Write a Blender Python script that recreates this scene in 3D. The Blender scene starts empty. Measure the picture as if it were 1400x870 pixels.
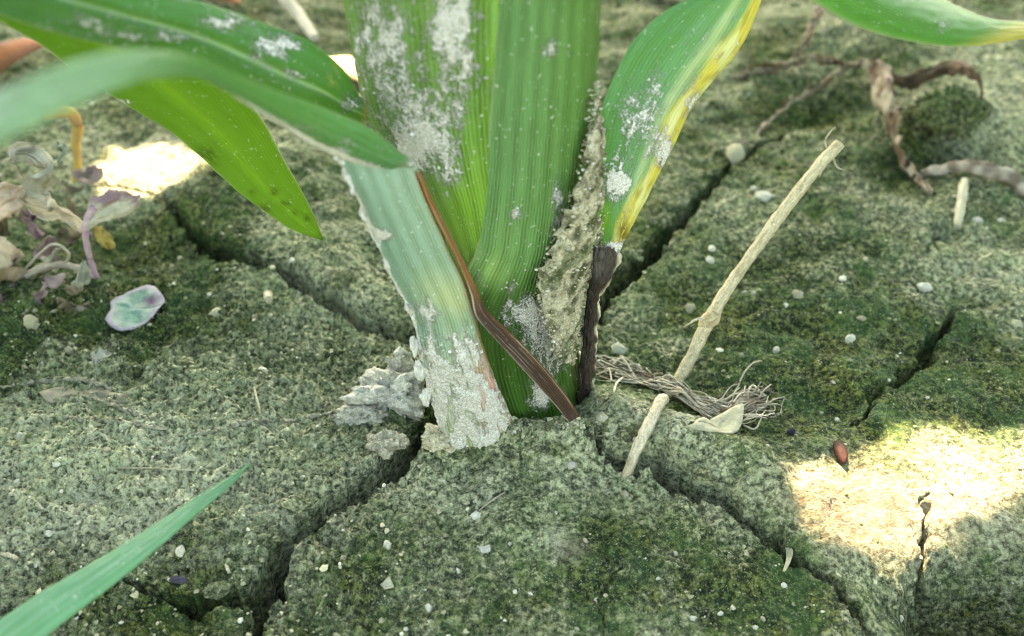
import bpy, math, random
import numpy as np
from mathutils import Vector, Matrix, Euler

# ------------------------------------------------------------------ camera, sky, sun, exposure
S = 0.01                                   # helpers work in centimetres, the scene is in metres
CAM = np.array([0.0, -17.0, 19.0]); PITCH = math.radians(42.0); FPX = 1374.0
scene = bpy.context.scene
cam_d = bpy.data.cameras.new('camera'); cam = bpy.data.objects.new('camera', cam_d)
scene.collection.objects.link(cam); scene.camera = cam
cam.location = CAM * S; cam.rotation_euler = (math.radians(90) - PITCH, 0, 0)
cam_d.sensor_width = 36.0; cam_d.lens = 36.0 * FPX / 1400.0
cam_d.clip_start = 0.005; cam_d.clip_end = 200.0
cam_d.dof.use_dof = True; cam_d.dof.focus_distance = 0.235; cam_d.dof.aperture_fstop = 12.0

SUN_EL = math.radians(52.0); SUN_AZ = math.radians(-14.0)      # azimuth from +y towards +x
SUN = np.array([math.sin(SUN_AZ) * math.cos(SUN_EL), math.cos(SUN_AZ) * math.cos(SUN_EL), math.sin(SUN_EL)])
world = bpy.data.worlds.new('World'); scene.world = world; world.use_nodes = True
wn = world.node_tree.nodes; wl = world.node_tree.links; wn.clear()
sky = wn.new('ShaderNodeTexSky'); sky.sky_type = 'NISHITA'; sky.sun_disc = False
sky.sun_elevation = SUN_EL; sky.sun_rotation = SUN_AZ
sky.dust_density = 2.0; sky.air_density = 1.0
bg = wn.new('ShaderNodeBackground'); bg.inputs[1].default_value = 0.08
wo = wn.new('ShaderNodeOutputWorld'); wl.new(sky.outputs[0], bg.inputs[0]); wl.new(bg.outputs[0], wo.inputs[0])
sun_d = bpy.data.lights.new('sun', 'SUN'); sun_d.energy = 2.0; sun_d.angle = math.radians(0.53); sun_d.color = (1.0, 0.87, 0.78)
sun_o = bpy.data.objects.new('sun', sun_d); scene.collection.objects.link(sun_o)
sun_o.rotation_euler = Vector(SUN).to_track_quat('Z', 'Y').to_euler(); sun_o.location = (0, 0, 2)
vs = scene.view_settings; vs.view_transform = 'Standard'; vs.look = 'None'; vs.exposure = 4.6; vs.gamma = 1.0
vs.use_curve_mapping = False
vs.use_white_balance = True; vs.white_balance_temperature = 9200.0; vs.white_balance_tint = 10.0
scene.cycles.max_bounces = 6; scene.cycles.transmission_bounces = 4; scene.cycles.transparent_max_bounces = 6
scene.cycles.use_denoising = True; scene.cycles.filter_width = 0.95

rng = np.random.default_rng(7); random.seed(7)

# ------------------------------------------------------------------ noise
def _h(ix, iy, iz, seed):
    n = (ix.astype(np.int64) * 374761393 + iy.astype(np.int64) * 668265263 + iz * 2147483647 + seed * 974634777) & 0xffffffff
    n = ((n ^ (n >> 13)) * 1274126177) & 0xffffffff
    n = ((n ^ (n >> 16)) * 2246822519) & 0xffffffff
    return (n ^ (n >> 15)) & 0xffffffff
def noise2(x, y, seed=0):                  # gradient noise, about -1..1
    xi = np.floor(x); yi = np.floor(y); fx = x - xi; fy = y - yi
    u = fx * fx * fx * (fx * (fx * 6 - 15) + 10); v = fy * fy * fy * (fy * (fy * 6 - 15) + 10)
    def g(a, b):
        t = _h(xi + a, yi + b, 0, seed) * (2 * math.pi / 4294967296.0)
        return np.cos(t) * (fx - a) + np.sin(t) * (fy - b)
    n0 = g(0, 0) * (1 - u) + g(1, 0) * u; n1 = g(0, 1) * (1 - u) + g(1, 1) * u
    return 1.5 * (n0 * (1 - v) + n1 * v)
def fbm2(x, y, octs=4, seed=0, gain=0.5):
    s = 0.0; a = 1.0
    for k in range(octs):
        s = s + a * noise2(x * 2 ** k + 17.3 * k, y * 2 ** k - 9.1 * k, seed + k); a *= gain
    return s
def noise3(p, seed=0):                     # value noise on (n,3), -1..1
    pi = np.floor(p); f = p - pi; f = f * f * (3 - 2 * f); r = 0.0
    for a in (0, 1):
        for b in (0, 1):
            for c in (0, 1):
                w = (f[:, 0] if a else 1 - f[:, 0]) * (f[:, 1] if b else 1 - f[:, 1]) * (f[:, 2] if c else 1 - f[:, 2])
                hh = _h(pi[:, 0] + a, pi[:, 1] + b, (pi[:, 2] + c).astype(np.int64), seed)
                r = r + w * (hh / 2147483648.0 - 1.0)
    return r
def cell2(x, y, seed=0):                   # distance to nearest jittered point, and its id
    xi = np.floor(x); yi = np.floor(y); best = np.full(x.shape, 9.0); bid = np.zeros(x.shape)
    for a in (-1, 0, 1):
        for b in (-1, 0, 1):
            hx = _h(xi + a, yi + b, 1, seed) / 4294967296.0; hy = _h(xi + a, yi + b, 2, seed) / 4294967296.0
            d = np.hypot(xi + a + hx - x, yi + b + hy - y)
            m = d < best; best = np.where(m, d, best); bid = np.where(m, _h(xi + a, yi + b, 3, seed) / 4294967296.0, bid)
    return best, bid
def sstep(a, b, x):
    t = np.clip((x - a) / (b - a), 0, 1); return t * t * (3 - 2 * t)

# ------------------------------------------------------------------ pixel (1400x870) -> centimetres
FW = np.array([0, math.cos(PITCH), -math.sin(PITCH)]); UP = np.array([0, math.sin(PITCH), math.cos(PITCH)])
def ray(px, py): return FW + np.array([1.0, 0, 0]) * ((px - 700) / FPX) + UP * ((435 - py) / FPX)
def U(px, py, y):                          # on the upright plane at depth y
    d = ray(px, py); return CAM + d * ((y - CAM[1]) / d[1])
def G(px, py, z=0.0):                      # on the level plane at height z
    d = ray(px, py); return CAM + d * ((z - CAM[2]) / d[2])
def Gh(px, py, lift=0.0):                  # on the soil surface
    z = 0.0
    for _ in range(8):
        p = G(px, py, z); z = 0.6 * z + 0.4 * (float(height(np.array([p[0]]), np.array([p[1]]), False)[0]) + lift)
    p = G(px, py, z); return p

# ------------------------------------------------------------------ object helpers
COL = scene.collection
def link(o, parent=None):
    COL.objects.link(o)
    if parent is not None:
        o.parent = parent; o.matrix_parent_inverse = Matrix.Translation(-Vector(wloc(parent)))
    return o
def wloc(o):
    return o['_w'] if '_w' in o else o.location
_W = {}
def mesh_obj(name, V, F, mat, parent=None, col=None, dust=None, uv=None, smooth=True, extra=None, origin=None):
    V = np.asarray(V, float); F = [np.asarray(f) for f in (F if isinstance(F, list) else [F])]
    o0 = np.array([V[:, 0].mean(), V[:, 1].mean(), V[:, 2].min()]) if origin is None else np.asarray(origin, float)
    me = bpy.data.meshes.new(name)
    me.vertices.add(len(V)); me.vertices.foreach_set('co', ((V - o0) * S).ravel())
    loops = np.concatenate([f.ravel() for f in F]); tot = np.concatenate([np.full(len(f), f.shape[1]) for f in F])
    me.loops.add(len(loops)); me.loops.foreach_set('vertex_index', loops.astype(np.int32))
    me.polygons.add(len(tot)); me.polygons.foreach_set('loop_start', np.concatenate([[0], np.cumsum(tot)[:-1]]).astype(np.int32))
    me.polygons.foreach_set('loop_total', tot.astype(np.int32))
    me.update(calc_edges=True); me.validate()
    me.polygons.foreach_set('use_smooth', np.full(len(me.polygons), smooth))
    if col is not None:
        a = me.attributes.new('Col', 'FLOAT_COLOR', 'POINT'); c = np.ones((len(V), 4)); c[:, :3] = col; a.data.foreach_set('color', c.ravel())
    if dust is not None:
        a = me.attributes.new('dust', 'FLOAT', 'POINT'); a.data.foreach_set('value', np.asarray(dust, float).ravel())
    for k, v in (extra or {}).items():
        a = me.attributes.new(k, 'FLOAT', 'POINT'); a.data.foreach_set('value', np.asarray(v, float).ravel())
    if uv is not None:
        l = me.uv_layers.new(name='UVMap'); l.data.foreach_set('uv', np.asarray(uv)[loops].ravel())
    me.materials.append(mat)
    o = bpy.data.objects.new(name, me)
    pl = np.zeros(3) if parent is None else _W[parent.name]
    COL.objects.link(o); o.location = (o0 - pl) * S
    if parent is not None: o.parent = parent
    _W[o.name] = o0
    return o
def empty(name, loc):
    o = bpy.data.objects.new(name, None); COL.objects.link(o); o.location = np.asarray(loc) * S; o.empty_display_size = 0.01
    _W[o.name] = np.asarray(loc, float); return o
def tag(o, label, cat, group=None):
    o['label'] = label; o['category'] = cat
    if group: o['group'] = group
    return o
def grid_faces(nv, nu):
    i = np.arange(nv * nu).reshape(nv, nu)
    return np.stack([i[:-1, :-1], i[:-1, 1:], i[1:, 1:], i[1:, :-1]], -1).reshape(-1, 4)
def catmull(P, n):                         # resample control rows, arc-parametrised
    P = np.asarray(P, float); m = len(P)
    if m == 2: t = np.linspace(0, 1, n)[:, None]; return P[0] * (1 - t) + P[1] * t
    Q = np.vstack([2 * P[0] - P[1], P, 2 * P[-1] - P[-2]]); t = np.linspace(0, m - 1 - 1e-9, n); k = t.astype(int); f = (t - k)[:, None]
    a, b, c, d = Q[k], Q[k + 1], Q[k + 2], Q[k + 3]
    return 0.5 * (2 * b + (c - a) * f + (2 * a - 5 * b + 4 * c - d) * f ** 2 + (3 * b - a - 3 * c + d) * f ** 3)
def grid_normals(Pg):
    du = np.gradient(Pg, axis=1); dv = np.gradient(Pg, axis=0); n = np.cross(du, dv)
    return n / np.maximum(np.linalg.norm(n, axis=2, keepdims=True), 1e-9)
def thick(Pg, th, keep=None):              # closed shell from a sheet of points
    nv, nu, _ = Pg.shape; n = grid_normals(Pg); th = np.broadcast_to(np.asarray(th, float), (nv, nu))[..., None]
    V = np.concatenate([(Pg + n * th / 2).reshape(-1, 3), (Pg - n * th / 2).reshape(-1, 3)])
    F = grid_faces(nv, nu); kf = np.ones(len(F), bool) if keep is None else keep[F].sum(1) >= 3
    F = F[kf]; N = nv * nu
    e = np.concatenate([F[:, [0, 1]], F[:, [1, 2]], F[:, [2, 3]], F[:, [3, 0]]])
    key = np.minimum(e[:, 0], e[:, 1]) * N + np.maximum(e[:, 0], e[:, 1]); _, ix, ct = np.unique(key, return_index=True, return_counts=True)
    b = e[ix[ct == 1]]
    return V, np.concatenate([F, F[:, ::-1] + N, np.stack([b[:, 1], b[:, 0], b[:, 0] + N, b[:, 1] + N], 1)])
def compact(V, F, *attrs):
    used = np.unique(F); mp = np.full(len(V), -1); mp[used] = np.arange(len(used))
    return (V[used], mp[F]) + tuple(None if a is None else np.asarray(a)[used] for a in attrs)
def sheet(rows, nu, nv):                   # rows: (Lx,Ly,Rx,Ry,depthL,depthR,bulge) -> (nv,nu,3)
    R = []
    for r in rows:
        a = U(r[0], r[1], r[4]); b = U(r[2], r[3], r[5]); R.append(np.concatenate([a, b, [r[6] if len(r) > 6 else 0]]))
    R = catmull(R, nv); u = np.linspace(0, 1, nu)[None, :, None]
    P = R[:, None, :3] * (1 - u) + R[:, None, 3:6] * u
    P = P + (1 - (2 * u - 1) ** 2) * R[:, None, 6:7] * np.array([0, -0.85, 0.5])
    return P
def frames(P):
    T = np.gradient(P, axis=0); T /= np.maximum(np.linalg.norm(T, axis=1, keepdims=True), 1e-9)
    a = np.array([0, 0, 1.0]); A = np.cross(T, a); bad = np.linalg.norm(A, axis=1) < 0.05; A[bad] = np.cross(T[bad], [1.0, 0, 0])
    A /= np.linalg.norm(A, axis=1, keepdims=True); B = np.cross(T, A); return T, A, B
def tube_mesh(pts, rad, seg=8, n=None, rough=0.0, seed=0):
    n = n or max(6, 4 * len(pts)); R = catmull(np.column_stack([np.asarray(pts, float), np.broadcast_to(rad, len(pts))]), n)
    P = R[:, :3]; r = R[:, 3]; T, A, B = frames(P); th = np.linspace(0, 2 * math.pi, seg, endpoint=False)
    V = P[:, None] + r[:, None, None] * (np.cos(th)[None, :, None] * A[:, None] + np.sin(th)[None, :, None] * B[:, None])
    V = V.reshape(-1, 3)
    if rough: V = V + np.repeat(r, seg)[:, None] * rough * np.stack([noise3(V * (1.2 / max(r.mean(), 1e-3)) * [1, 1, 1], seed + k) for k in range(3)], 1)
    i = np.arange(n * seg).reshape(n, seg); j = np.roll(i, -1, 1)
    F = np.stack([i[:-1], j[:-1], j[1:], i[1:]], -1).reshape(-1, 4)
    caps = np.stack([np.stack([np.full(seg, n * seg), j[0], i[0]], 1), np.stack([np.full(seg, n * seg + 1), i[-1], j[-1]], 1)]).reshape(-1, 3)
    V = np.vstack([V, P[0], P[-1]])
    return V, F, caps
def join(parts):                           # [(V,F,caps)...] -> one set of arrays
    V = []; F = []; C = []; k = 0
    for v, f, c in parts:
        V.append(v); F.append(f + k); C.append(c + k); k += len(v)
    return np.vstack(V), [np.vstack(F), np.vstack(C)]
ICO_V = None
def ico(sub=1):
    import bmesh
    bm = bmesh.new(); bmesh.ops.create_icosphere(bm, subdivisions=sub, radius=1.0)
    V = np.array([v.co[:] for v in bm.verts]); F = np.array([[v.index for v in f.verts] for f in bm.faces]); bm.free(); return V, F
ICO1 = ico(1); ICO3 = ico(3); ICO2 = ico(2); ICO4 = ico(4); ICO5 = ico(5); ICO6 = ico(6)
def crumbs(P, R, cols, seed=1, flat=0.75): # many small angular grains in one mesh
    V0, F0 = ICO1; r = np.random.default_rng(seed); n = len(P); nv = len(V0)
    jit = V0[None] * (1 + 0.35 * r.uniform(-1, 1, (n, nv, 1)))
    a = r.uniform(0, 6.283, n); sc = np.stack([r.uniform(0.7, 1.3, n), r.uniform(0.7, 1.3, n), r.uniform(0.5, 1.0, n) * flat], 1)
    q = jit * sc[:, None]; c, s = np.cos(a)[:, None], np.sin(a)[:, None]
    q = np.stack([q[..., 0] * c - q[..., 1] * s, q[..., 0] * s + q[..., 1] * c, q[..., 2]], -1)
    V = (P[:, None] + q * np.asarray(R)[:, None, None]).reshape(-1, 3)
    F = (F0[None] + (np.arange(n) * nv)[:, None, None]).reshape(-1, 3)
    return V, F, np.repeat(cols, nv, 0)

# ------------------------------------------------------------------ materials
class NT:
    def __init__(s, name):
        s.m = bpy.data.materials.new(name); s.m.use_nodes = True; s.t = s.m.node_tree; s.t.nodes.clear()
        s.out = s.t.nodes.new('ShaderNodeOutputMaterial')
    def n(s, typ, **kw):
        x = s.t.nodes.new('ShaderNode' + typ)
        for k, v in kw.items(): setattr(x, k, v)
        return x
    def l(s, a, b): s.t.links.new(a, b)
    def v(s, sock, val):
        if isinstance(val, bpy.types.NodeSocket): s.l(val, sock)
        else: sock.default_value = val
    def math(s, op, a, b=0.0, c=None, clamp=False):
        x = s.n('Math', operation=op, use_clamp=clamp); s.v(x.inputs[0], a); s.v(x.inputs[1], b)
        if c is not None: s.v(x.inputs[2], c)
        return x.outputs[0]
    def mix(s, f, a, b, blend='MIX'):
        x = s.n('Mix', data_type='RGBA', blend_type=blend); s.v(x.inputs[0], f)
        s.v(x.inputs[6], a if isinstance(a, bpy.types.NodeSocket) else (*a, 1)); s.v(x.inputs[7], b if isinstance(b, bpy.types.NodeSocket) else (*b, 1))
        return x.outputs[2]
    def noise(s, vec, scale, detail=3, rough=0.55, dist=0.0):
        x = s.n('TexNoise'); s.l(vec, x.inputs['Vector']); x.inputs['Scale'].default_value = scale; x.inputs['Detail'].default_value = detail
        x.inputs['Roughness'].default_value = rough; x.inputs['Distortion'].default_value = dist; return x.outputs[0]
    def mapr(s, x, a, b, c=0.0, d=1.0, smooth=True):
        m = s.n('MapRange', interpolation_type='SMOOTHSTEP' if smooth else 'LINEAR'); s.v(m.inputs[0], x); m.inputs[1].default_value = a; m.inputs[2].default_value = b
        m.inputs[3].default_value = c; m.inputs[4].default_value = d; return m.outputs[0]
    def attr(s, name): x = s.n('Attribute', attribute_name=name); return x
    def bump(s, h, strength, dist, normal=None):
        b = s.n('Bump'); b.inputs['Strength'].default_value = strength; b.inputs['Distance'].default_value = dist; s.l(h, b.inputs['Height'])
        if normal is not None: s.l(normal, b.inputs['Normal'])
        return b.outputs[0]
    def pbsdf(s, col, rough=0.9, spec=0.3, normal=None):
        p = s.n('BsdfPrincipled'); s.v(p.inputs['Base Color'], col if isinstance(col, bpy.types.NodeSocket) else (*col, 1)); s.v(p.inputs['Roughness'], rough)
        s.v(p.inputs['Specular IOR Level'], spec)
        if normal is not None: s.l(normal, p.inputs['Normal'])
        return p.outputs[0]
    def done(s, sh): s.l(sh, s.out.inputs[0]); return s.m

def mat_soil():
    t = NT('mossy_soil'); pos = t.n('NewGeometry').outputs['Position']
    moss = t.attr('moss').outputs['Fac']; pale = t.attr('pale').outputs['Fac']
    n1 = t.noise(pos, 90, 4); n2 = t.noise(pos, 260, 4, 0.65); n3 = t.noise(pos, 680, 5, 0.72); n4 = t.noise(pos, 1750, 3, 0.7)
    soil = t.mix(t.mapr(n2, 0.3, 0.7), (0.060, 0.085, 0.040), (0.25, 0.285, 0.17))
    soil = t.mix(t.mapr(n3, 0.49, 0.62, 0, 0.9), soil, (0.58, 0.57, 0.39))
    soil = t.mix(t.mapr(n3, 0.49, 0.38, 0, 0.95), soil, (0.014, 0.022, 0.008))
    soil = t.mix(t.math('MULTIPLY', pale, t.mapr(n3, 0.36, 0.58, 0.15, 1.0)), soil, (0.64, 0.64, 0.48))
    clay_sun = t.attr('clay_sun').outputs['Fac']  # bare clay, plus the tone of the sunlit patches put into the colour
    soil = t.mix(t.math('MULTIPLY', clay_sun, 0.85), soil, t.mix(t.mapr(n2, 0.35, 0.65), (0.18, 0.125, 0.078), (0.27, 0.21, 0.145)))
    green = t.mix(t.mapr(n3, 0.42, 0.66), (0.005, 0.016, 0.003), (0.155, 0.20, 0.058))
    green = t.mix(t.mapr(n1, 0.4, 0.65), green, t.mix(0.5, green, (0.05, 0.12, 0.05)))
    green = t.mix(t.mapr(t.noise(pos, 38, 3), 0.45, 0.62, 0, 0.75), green, t.mix(1.0, green, (1.5, 1.25, 0.9), 'MULTIPLY'))
    f = t.math('ADD', t.math('MULTIPLY', n2, 0.62), t.math('MULTIPLY', n4, 0.38))
    f = t.math('ADD', f, t.math('MULTIPLY', t.math('SUBTRACT', moss, 0.46), 0.60))
    f = t.mapr(f, 0.38, 0.66)
    f = t.math('MULTIPLY', f, t.math('SUBTRACT', 1.0, t.math('MULTIPLY', clay_sun, 0.75)))
    c = t.mix(f, soil, green)
    c = t.mix(t.math('MULTIPLY', t.mapr(n1, 0.35, 0.7, 0.12, 0.42), t.math('SUBTRACT', 1.0, clay_sun)), c, t.mix(1.0, c, (0.84, 1.0, 0.58), 'MULTIPLY'))   # thin algae film
    c = t.mix(t.mapr(n4, 0.58, 0.70, 0, 0.7), c, (0.52, 0.52, 0.41))          # pale mineral flecks
    c = t.mix(t.math('MULTIPLY', t.mapr(n4, 0.42, 0.31, 0, 0.7), t.math('SUBTRACT', 1.0, t.math('MULTIPLY', clay_sun, 0.8))), c, (0.018, 0.025, 0.010))       # dark specks where the fine grain dips
    h = t.math('ADD', t.math('MULTIPLY', n3, 1.0), t.math('MULTIPLY', n4, 0.7))
    nm = t.bump(h, 1.0, 0.0015)
    return t.done(t.pbsdf(c, 0.88, 0.25, nm))
def mat_leaf(name, veins=40, trans=0.35, tcol=(0.45, 0.75, 0.10), dustcol=(0.70, 0.69, 0.64), rough=0.42, veinamt=0.35, bump=0.00022, dscale=1.0, speck=0.8):
    t = NT(name); uvn = t.n('UVMap'); uv = uvn.outputs[0]; pos = t.n('NewGeometry').outputs['Position']
    base = t.attr('Col').outputs['Color']; dust = t.attr('dust').outputs['Fac']
    sep = t.n('SeparateXYZ'); t.l(uv, sep.inputs[0]); u = sep.outputs[0]; v = sep.outputs[1]
    nz = t.noise(uv, 6, 2)
    ph = t.math('ADD', t.math('MULTIPLY', u, veins * 6.2832), t.math('MULTIPLY', nz, 2.4))
    wv = t.math('ADD', t.math('MULTIPLY', t.math('SINE', ph), 0.5), 0.5)
    ph2 = t.math('MULTIPLY', ph, 0.19); wv2 = t.math('ADD', t.math('MULTIPLY', t.math('SINE', ph2), 0.5), 0.5)
    st = t.n('CombineXYZ'); t.l(t.math('MULTIPLY', u, 60.0), st.inputs[0]); t.l(t.math('MULTIPLY', v, 1.3), st.inputs[1])
    ns = t.noise(st.outputs[0], 1.0, 3, 0.6)                     # lengthwise fibres
    vv = t.math('MULTIPLY', t.math('ADD', t.math('MULTIPLY', wv, 0.6), t.math('ADD', t.math('MULTIPLY', wv2, 0.4), t.math('MULTIPLY', ns, 0.8))), 0.55)
    c = t.mix(t.mapr(vv, 0.2, 0.8, 0, veinamt), base, t.mix(1.0, base, (1.7, 1.6, 1.9), 'MULTIPLY'))
    c = t.mix(t.mapr(vv, 0.45, 0.15, 0, veinamt), c, t.mix(1.0, base, (0.55, 0.62, 0.5), 'MULTIPLY'))
    blot = t.noise(pos, 110, 3); c = t.mix(t.mapr(blot, 0.5, 0.7, 0, 0.35), c, t.mix(1.0, c, (0.72, 0.85, 0.7), 'MULTIPLY'))
    # dried soil splashes
    sd = t.n('CombineXYZ'); t.l(t.math('MULTIPLY', u, 16.0), sd.inputs[0]); t.l(t.math('MULTIPLY', v, 1.7), sd.inputs[1])
    d1 = t.noise(sd.outputs[0], 1.1 * dscale, 6, 0.68); d2 = t.noise(pos, 650, 3, 0.65); d3 = t.noise(pos, 2600, 2, 0.6)
    dd = t.math('ADD', t.math('MULTIPLY', d1, 0.48), t.math('ADD', t.math('MULTIPLY', d2, 0.32), t.math('MULTIPLY', d3, 0.20)))
    dd = t.math('ADD', dd, t.math('MULTIPLY', dust, 0.5))
    df = t.mapr(dd, 0.585, 0.68)
    haze = t.mapr(t.math('ADD', t.math('MULTIPLY', d1, 0.8), t.math('MULTIPLY', dust, 0.6)), 0.42, 0.9, 0, 0.5)
    dc = t.mix(t.mapr(d3, 0.35, 0.65), t.mix(1.0, dustcol, (0.62, 0.6, 0.52), 'MULTIPLY'), dustcol)
    c = t.mix(haze, c, dc); c = t.mix(df, c, dc)
    spots = t.mapr(t.noise(pos, 1300, 1, 0.5), 0.70, 0.74); c = t.mix(t.math('MULTIPLY', spots, speck), c, dustcol)
    h = t.math('ADD', t.math('MULTIPLY', vv, t.math('SUBTRACT', 1.0, df)), t.math('MULTIPLY', df, t.math('ADD', 1.2, t.math('MULTIPLY', t.math('ADD', d2, d3), 2.0))))
    nm = t.bump(h, 0.8, bump)
    p = t.pbsdf(c, t.mapr(df, 0, 1, rough, 0.95), 0.4, nm)
    tr = t.n('BsdfTranslucent'); t.l(t.mix(1.0, t.mix(0.55, base, tcol), (1.0, 1.0, 1.0), 'MULTIPLY'), tr.inputs[0]); t.l(nm, tr.inputs[1])
    ms = t.n('MixShader'); t.l(t.math('MULTIPLY', t.math('SUBTRACT', 1.0, df), trans), ms.inputs[0]); t.l(p, ms.inputs[1]); t.l(tr.outputs[0], ms.inputs[2])
    return t.done(ms.outputs[0])
def mat_attr(name, rough=0.9, nscale=700, amt=0.5, bump=0.0003, trans=0.0, stretch=None):
    t = NT(name); pos = t.n('NewGeometry').outputs['Position']; base = t.attr('Col').outputs['Color']
    vec = pos
    if stretch:
        mp = t.n('Mapping'); t.l(t.n('UVMap').outputs[0], mp.inputs[0]); mp.inputs['Scale'].default_value = stretch; vec = mp.outputs[0]; nscale = 1.0
    a = t.noise(vec, nscale, 4, 0.65); b = t.noise(pos, nscale * 3.1 if not stretch else 2200, 3, 0.65)
    c = t.mix(t.mapr(a, 0.35, 0.65, amt, 0), base, t.mix(1.0, base, (0.5, 0.5, 0.45), 'MULTIPLY'))
    c = t.mix(t.mapr(b, 0.5, 0.72, 0, amt), c, t.mix(1.0, base, (1.5, 1.5, 1.5), 'MULTIPLY'))
    nm = t.bump(t.math('ADD', a, t.math('MULTIPLY', b, 0.6)), 0.9, bump)
    p = t.pbsdf(c, rough, 0.3, nm)
    if trans:
        tr = t.n('BsdfTranslucent'); t.l(base, tr.inputs[0]); ms = t.n('MixShader'); ms.inputs[0].default_value = trans
        t.l(p, ms.inputs[1]); t.l(tr.outputs[0], ms.inputs[2]); p = ms.outputs[0]
    return t.done(p)
M_SOIL = mat_soil()
M_CRUMB = mat_attr('soil_grain', 0.95, 1500, 0.4, 0.0002)
M_CRUST = mat_attr('dried_mud', 0.95, 800, 0.85, 0.0009)
M_POWDER = mat_attr('dried_white_mud', 0.97, 900, 0.28, 0.0003)
M_STRAW = mat_attr('dry_straw', 0.75, 1, 0.75, 0.0005, 0.0, (16, 1.2, 1))
M_FIBRE = mat_attr('dry_fibre', 0.85, 900, 0.4, 0.0001)
M_DEAD = mat_attr('withered_leaf', 0.7, 420, 0.45, 0.0004, 0.3)
M_SHEATH = mat_leaf('green_sheath', 34, 0.22, bump=0.0005, veinamt=0.9)
M_FLAP = mat_leaf('pale_sheath', 24, 0.12, tcol=(0.5, 0.6, 0.3), bump=0.0004, veinamt=0.7)
M_BLADE = mat_leaf('leaf_blade', 26, 0.45, veinamt=0.5, bump=0.00025, dscale=0.7)
M_CANOPY = mat_leaf('upper_leaf', 40, 0.3, veinamt=0.2)

# ------------------------------------------------------------------ the soil surface
CRK = {   # crack centre lines: (px, py, half width cm)
 'A': [(-200, 180, 0), (100, 236, 0), (215, 268, .06), (250, 298, .20), (310, 345, .36), (370, 372, .20), (430, 405, .32), (500, 440, .20), (560, 457, .34), (640, 485, .35), (700, 505, .35)],
 'B': [(700, 535, .1), (640, 545, .25), (600, 578, .38), (572, 612, .46), (545, 645, .46), (492, 685, .38), (440, 718, .34), (392, 752, .36), (370, 790, .38), (356, 830, .26), (352, 900, .12), (350, 1050, .1)],
 'C': [(368, 812, .34), (335, 818, .34), (290, 822, .26), (220, 815, .12), (150, 800, .10), (60, 826, .18), (0, 850, .30), (-150, 905, .2)],
 'D': [(700, 572, .05), (800, 622, .05), (835, 648, .12), (862, 652, .40), (890, 645, .40), (925, 672, .34), (985, 702, .24), (1050, 742, .24), (1100, 776, .12), (1150, 820, .13), (1200, 870, .11), (1270, 960, .08)],
 'E': [(700, 505, .35), (800, 435, .4), (835, 398, .42), (870, 366, .42), (905, 332, .42), (960, 270, .32), (1000, 228, .2), (1060, 188, .08), (1130, 130, .03), (1220, 60, 0), (1300, -120, 0)],
 'F': [(1168, 590, .02), (1188, 545, .06), (1235, 520, .15), (1265, 490, .17), (1290, 450, .15), (1305, 425, .12), (1340, 417, .03)],
 'G': [(1258, 690, .015), (1272, 760, .07), (1285, 787, .16), (1335, 820, .2), (1400, 850, .3), (1560, 905, .3)],
 'H': [(835, 745, .02), (829, 762, .025), (839, 790, .03), (829, 810, .03), (815, 830, .02), (822, 850, .03), (826, 880, .03)],
 'I': [(1265, 350, .03), (1275, 330, .035), (1290, 380, .02), (1320, 418, .02)],
 'J': [(640, 765, .012), (636, 780, .02), (640, 800, .012)],
 'K': [(1120, 720, .012), (1135, 700, .02), (1118, 760, .012)],
}
CDEP = {'A': 3.8, 'B': 4.2, 'C': 2.8, 'D': 4.2, 'E': 4.2, 'F': 0.95, 'G': 0.8, 'H': 0.25, 'I': 0.25, 'J': 0.15, 'K': 0.15}
CN = {'A': .85, 'B': .78, 'C': .85, 'D': .8, 'E': .68}
CW = {k: np.array([[*G(a, b)[:2], w * CN.get(k, 1)] for a, b, w in v]) for k, v in CRK.items()}
def gx(px, py, z=0): return G(px, py, z)[:2]
BUMPS = []   # (x, y, sx, sy, rot, amp)
def bump(px, py, sx, sy, amp, rot=0, z=0.0): BUMPS.append((*gx(px, py, z), sx, sy, math.radians(rot), amp))
bump(760, 735, 4.6, 3.0, 0.55); bump(700, 620, 2.2, 1.0, 0.25)                      # front plate
bump(160, 640, 5.0, 3.2, 0.35); bump(330, 540, 3.0, 2.0, 0.2)                       # left plate
bump(880, 590, 1.9, 0.85, 0.75, -16, .5); bump(985, 622, 1.7, 1.2, 0.8, -30, .5); bump(1060, 690, 1.5, 1.2, 0.4, -40, .3)   # rounded ridge under the straw
bump(835, 545, 0.9, 0.8, 0.75, 0, .5)
bump(470, 400, 2.6, 1.0, 0.5, -22); bump(420, 330, 3, 1.5, 0.35)                    # lip behind the left crack
bump(1200, 690, 2.5, 1.4, 0.3); bump(1385, 830, 1.5, 1.1, -1.3); bump(1325, 790, .6, .5, -.35); bump(1365, 842, 1.5, .95, -2.6)
bump(1130, 330, 5, 4, 0.35); bump(1080, 555, 1.6, .6, -0.25)
bump(1285, 215, 1.0, 0.7, -2.6); bump(1290, 168, 1.5, .8, 1.1); bump(1400, 180, 2.5, 2, 0.4); bump(1290, 322, 0.35, 0.4, -0.7)
bump(1230, 240, .8, 2, -.5); bump(1080, 150, 3.0, 1.2, -0.5, 20); bump(1180, 60, 5, 3, .5)
bump(200, 330, 2.4, 1.6, -0.45); bump(60, 330, 3, 2.0, -0.4); bump(330, 230, 3, 2, .4); bump(60, 160, 5, 3, -.4)
bump(660, 622, 1.5, .55, .62); bump(770, 628, 1.3, .6, .40); bump(540, 500, 1.0, 0.7, 0.25); bump(600, 610, .7, .4, .2)
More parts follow.
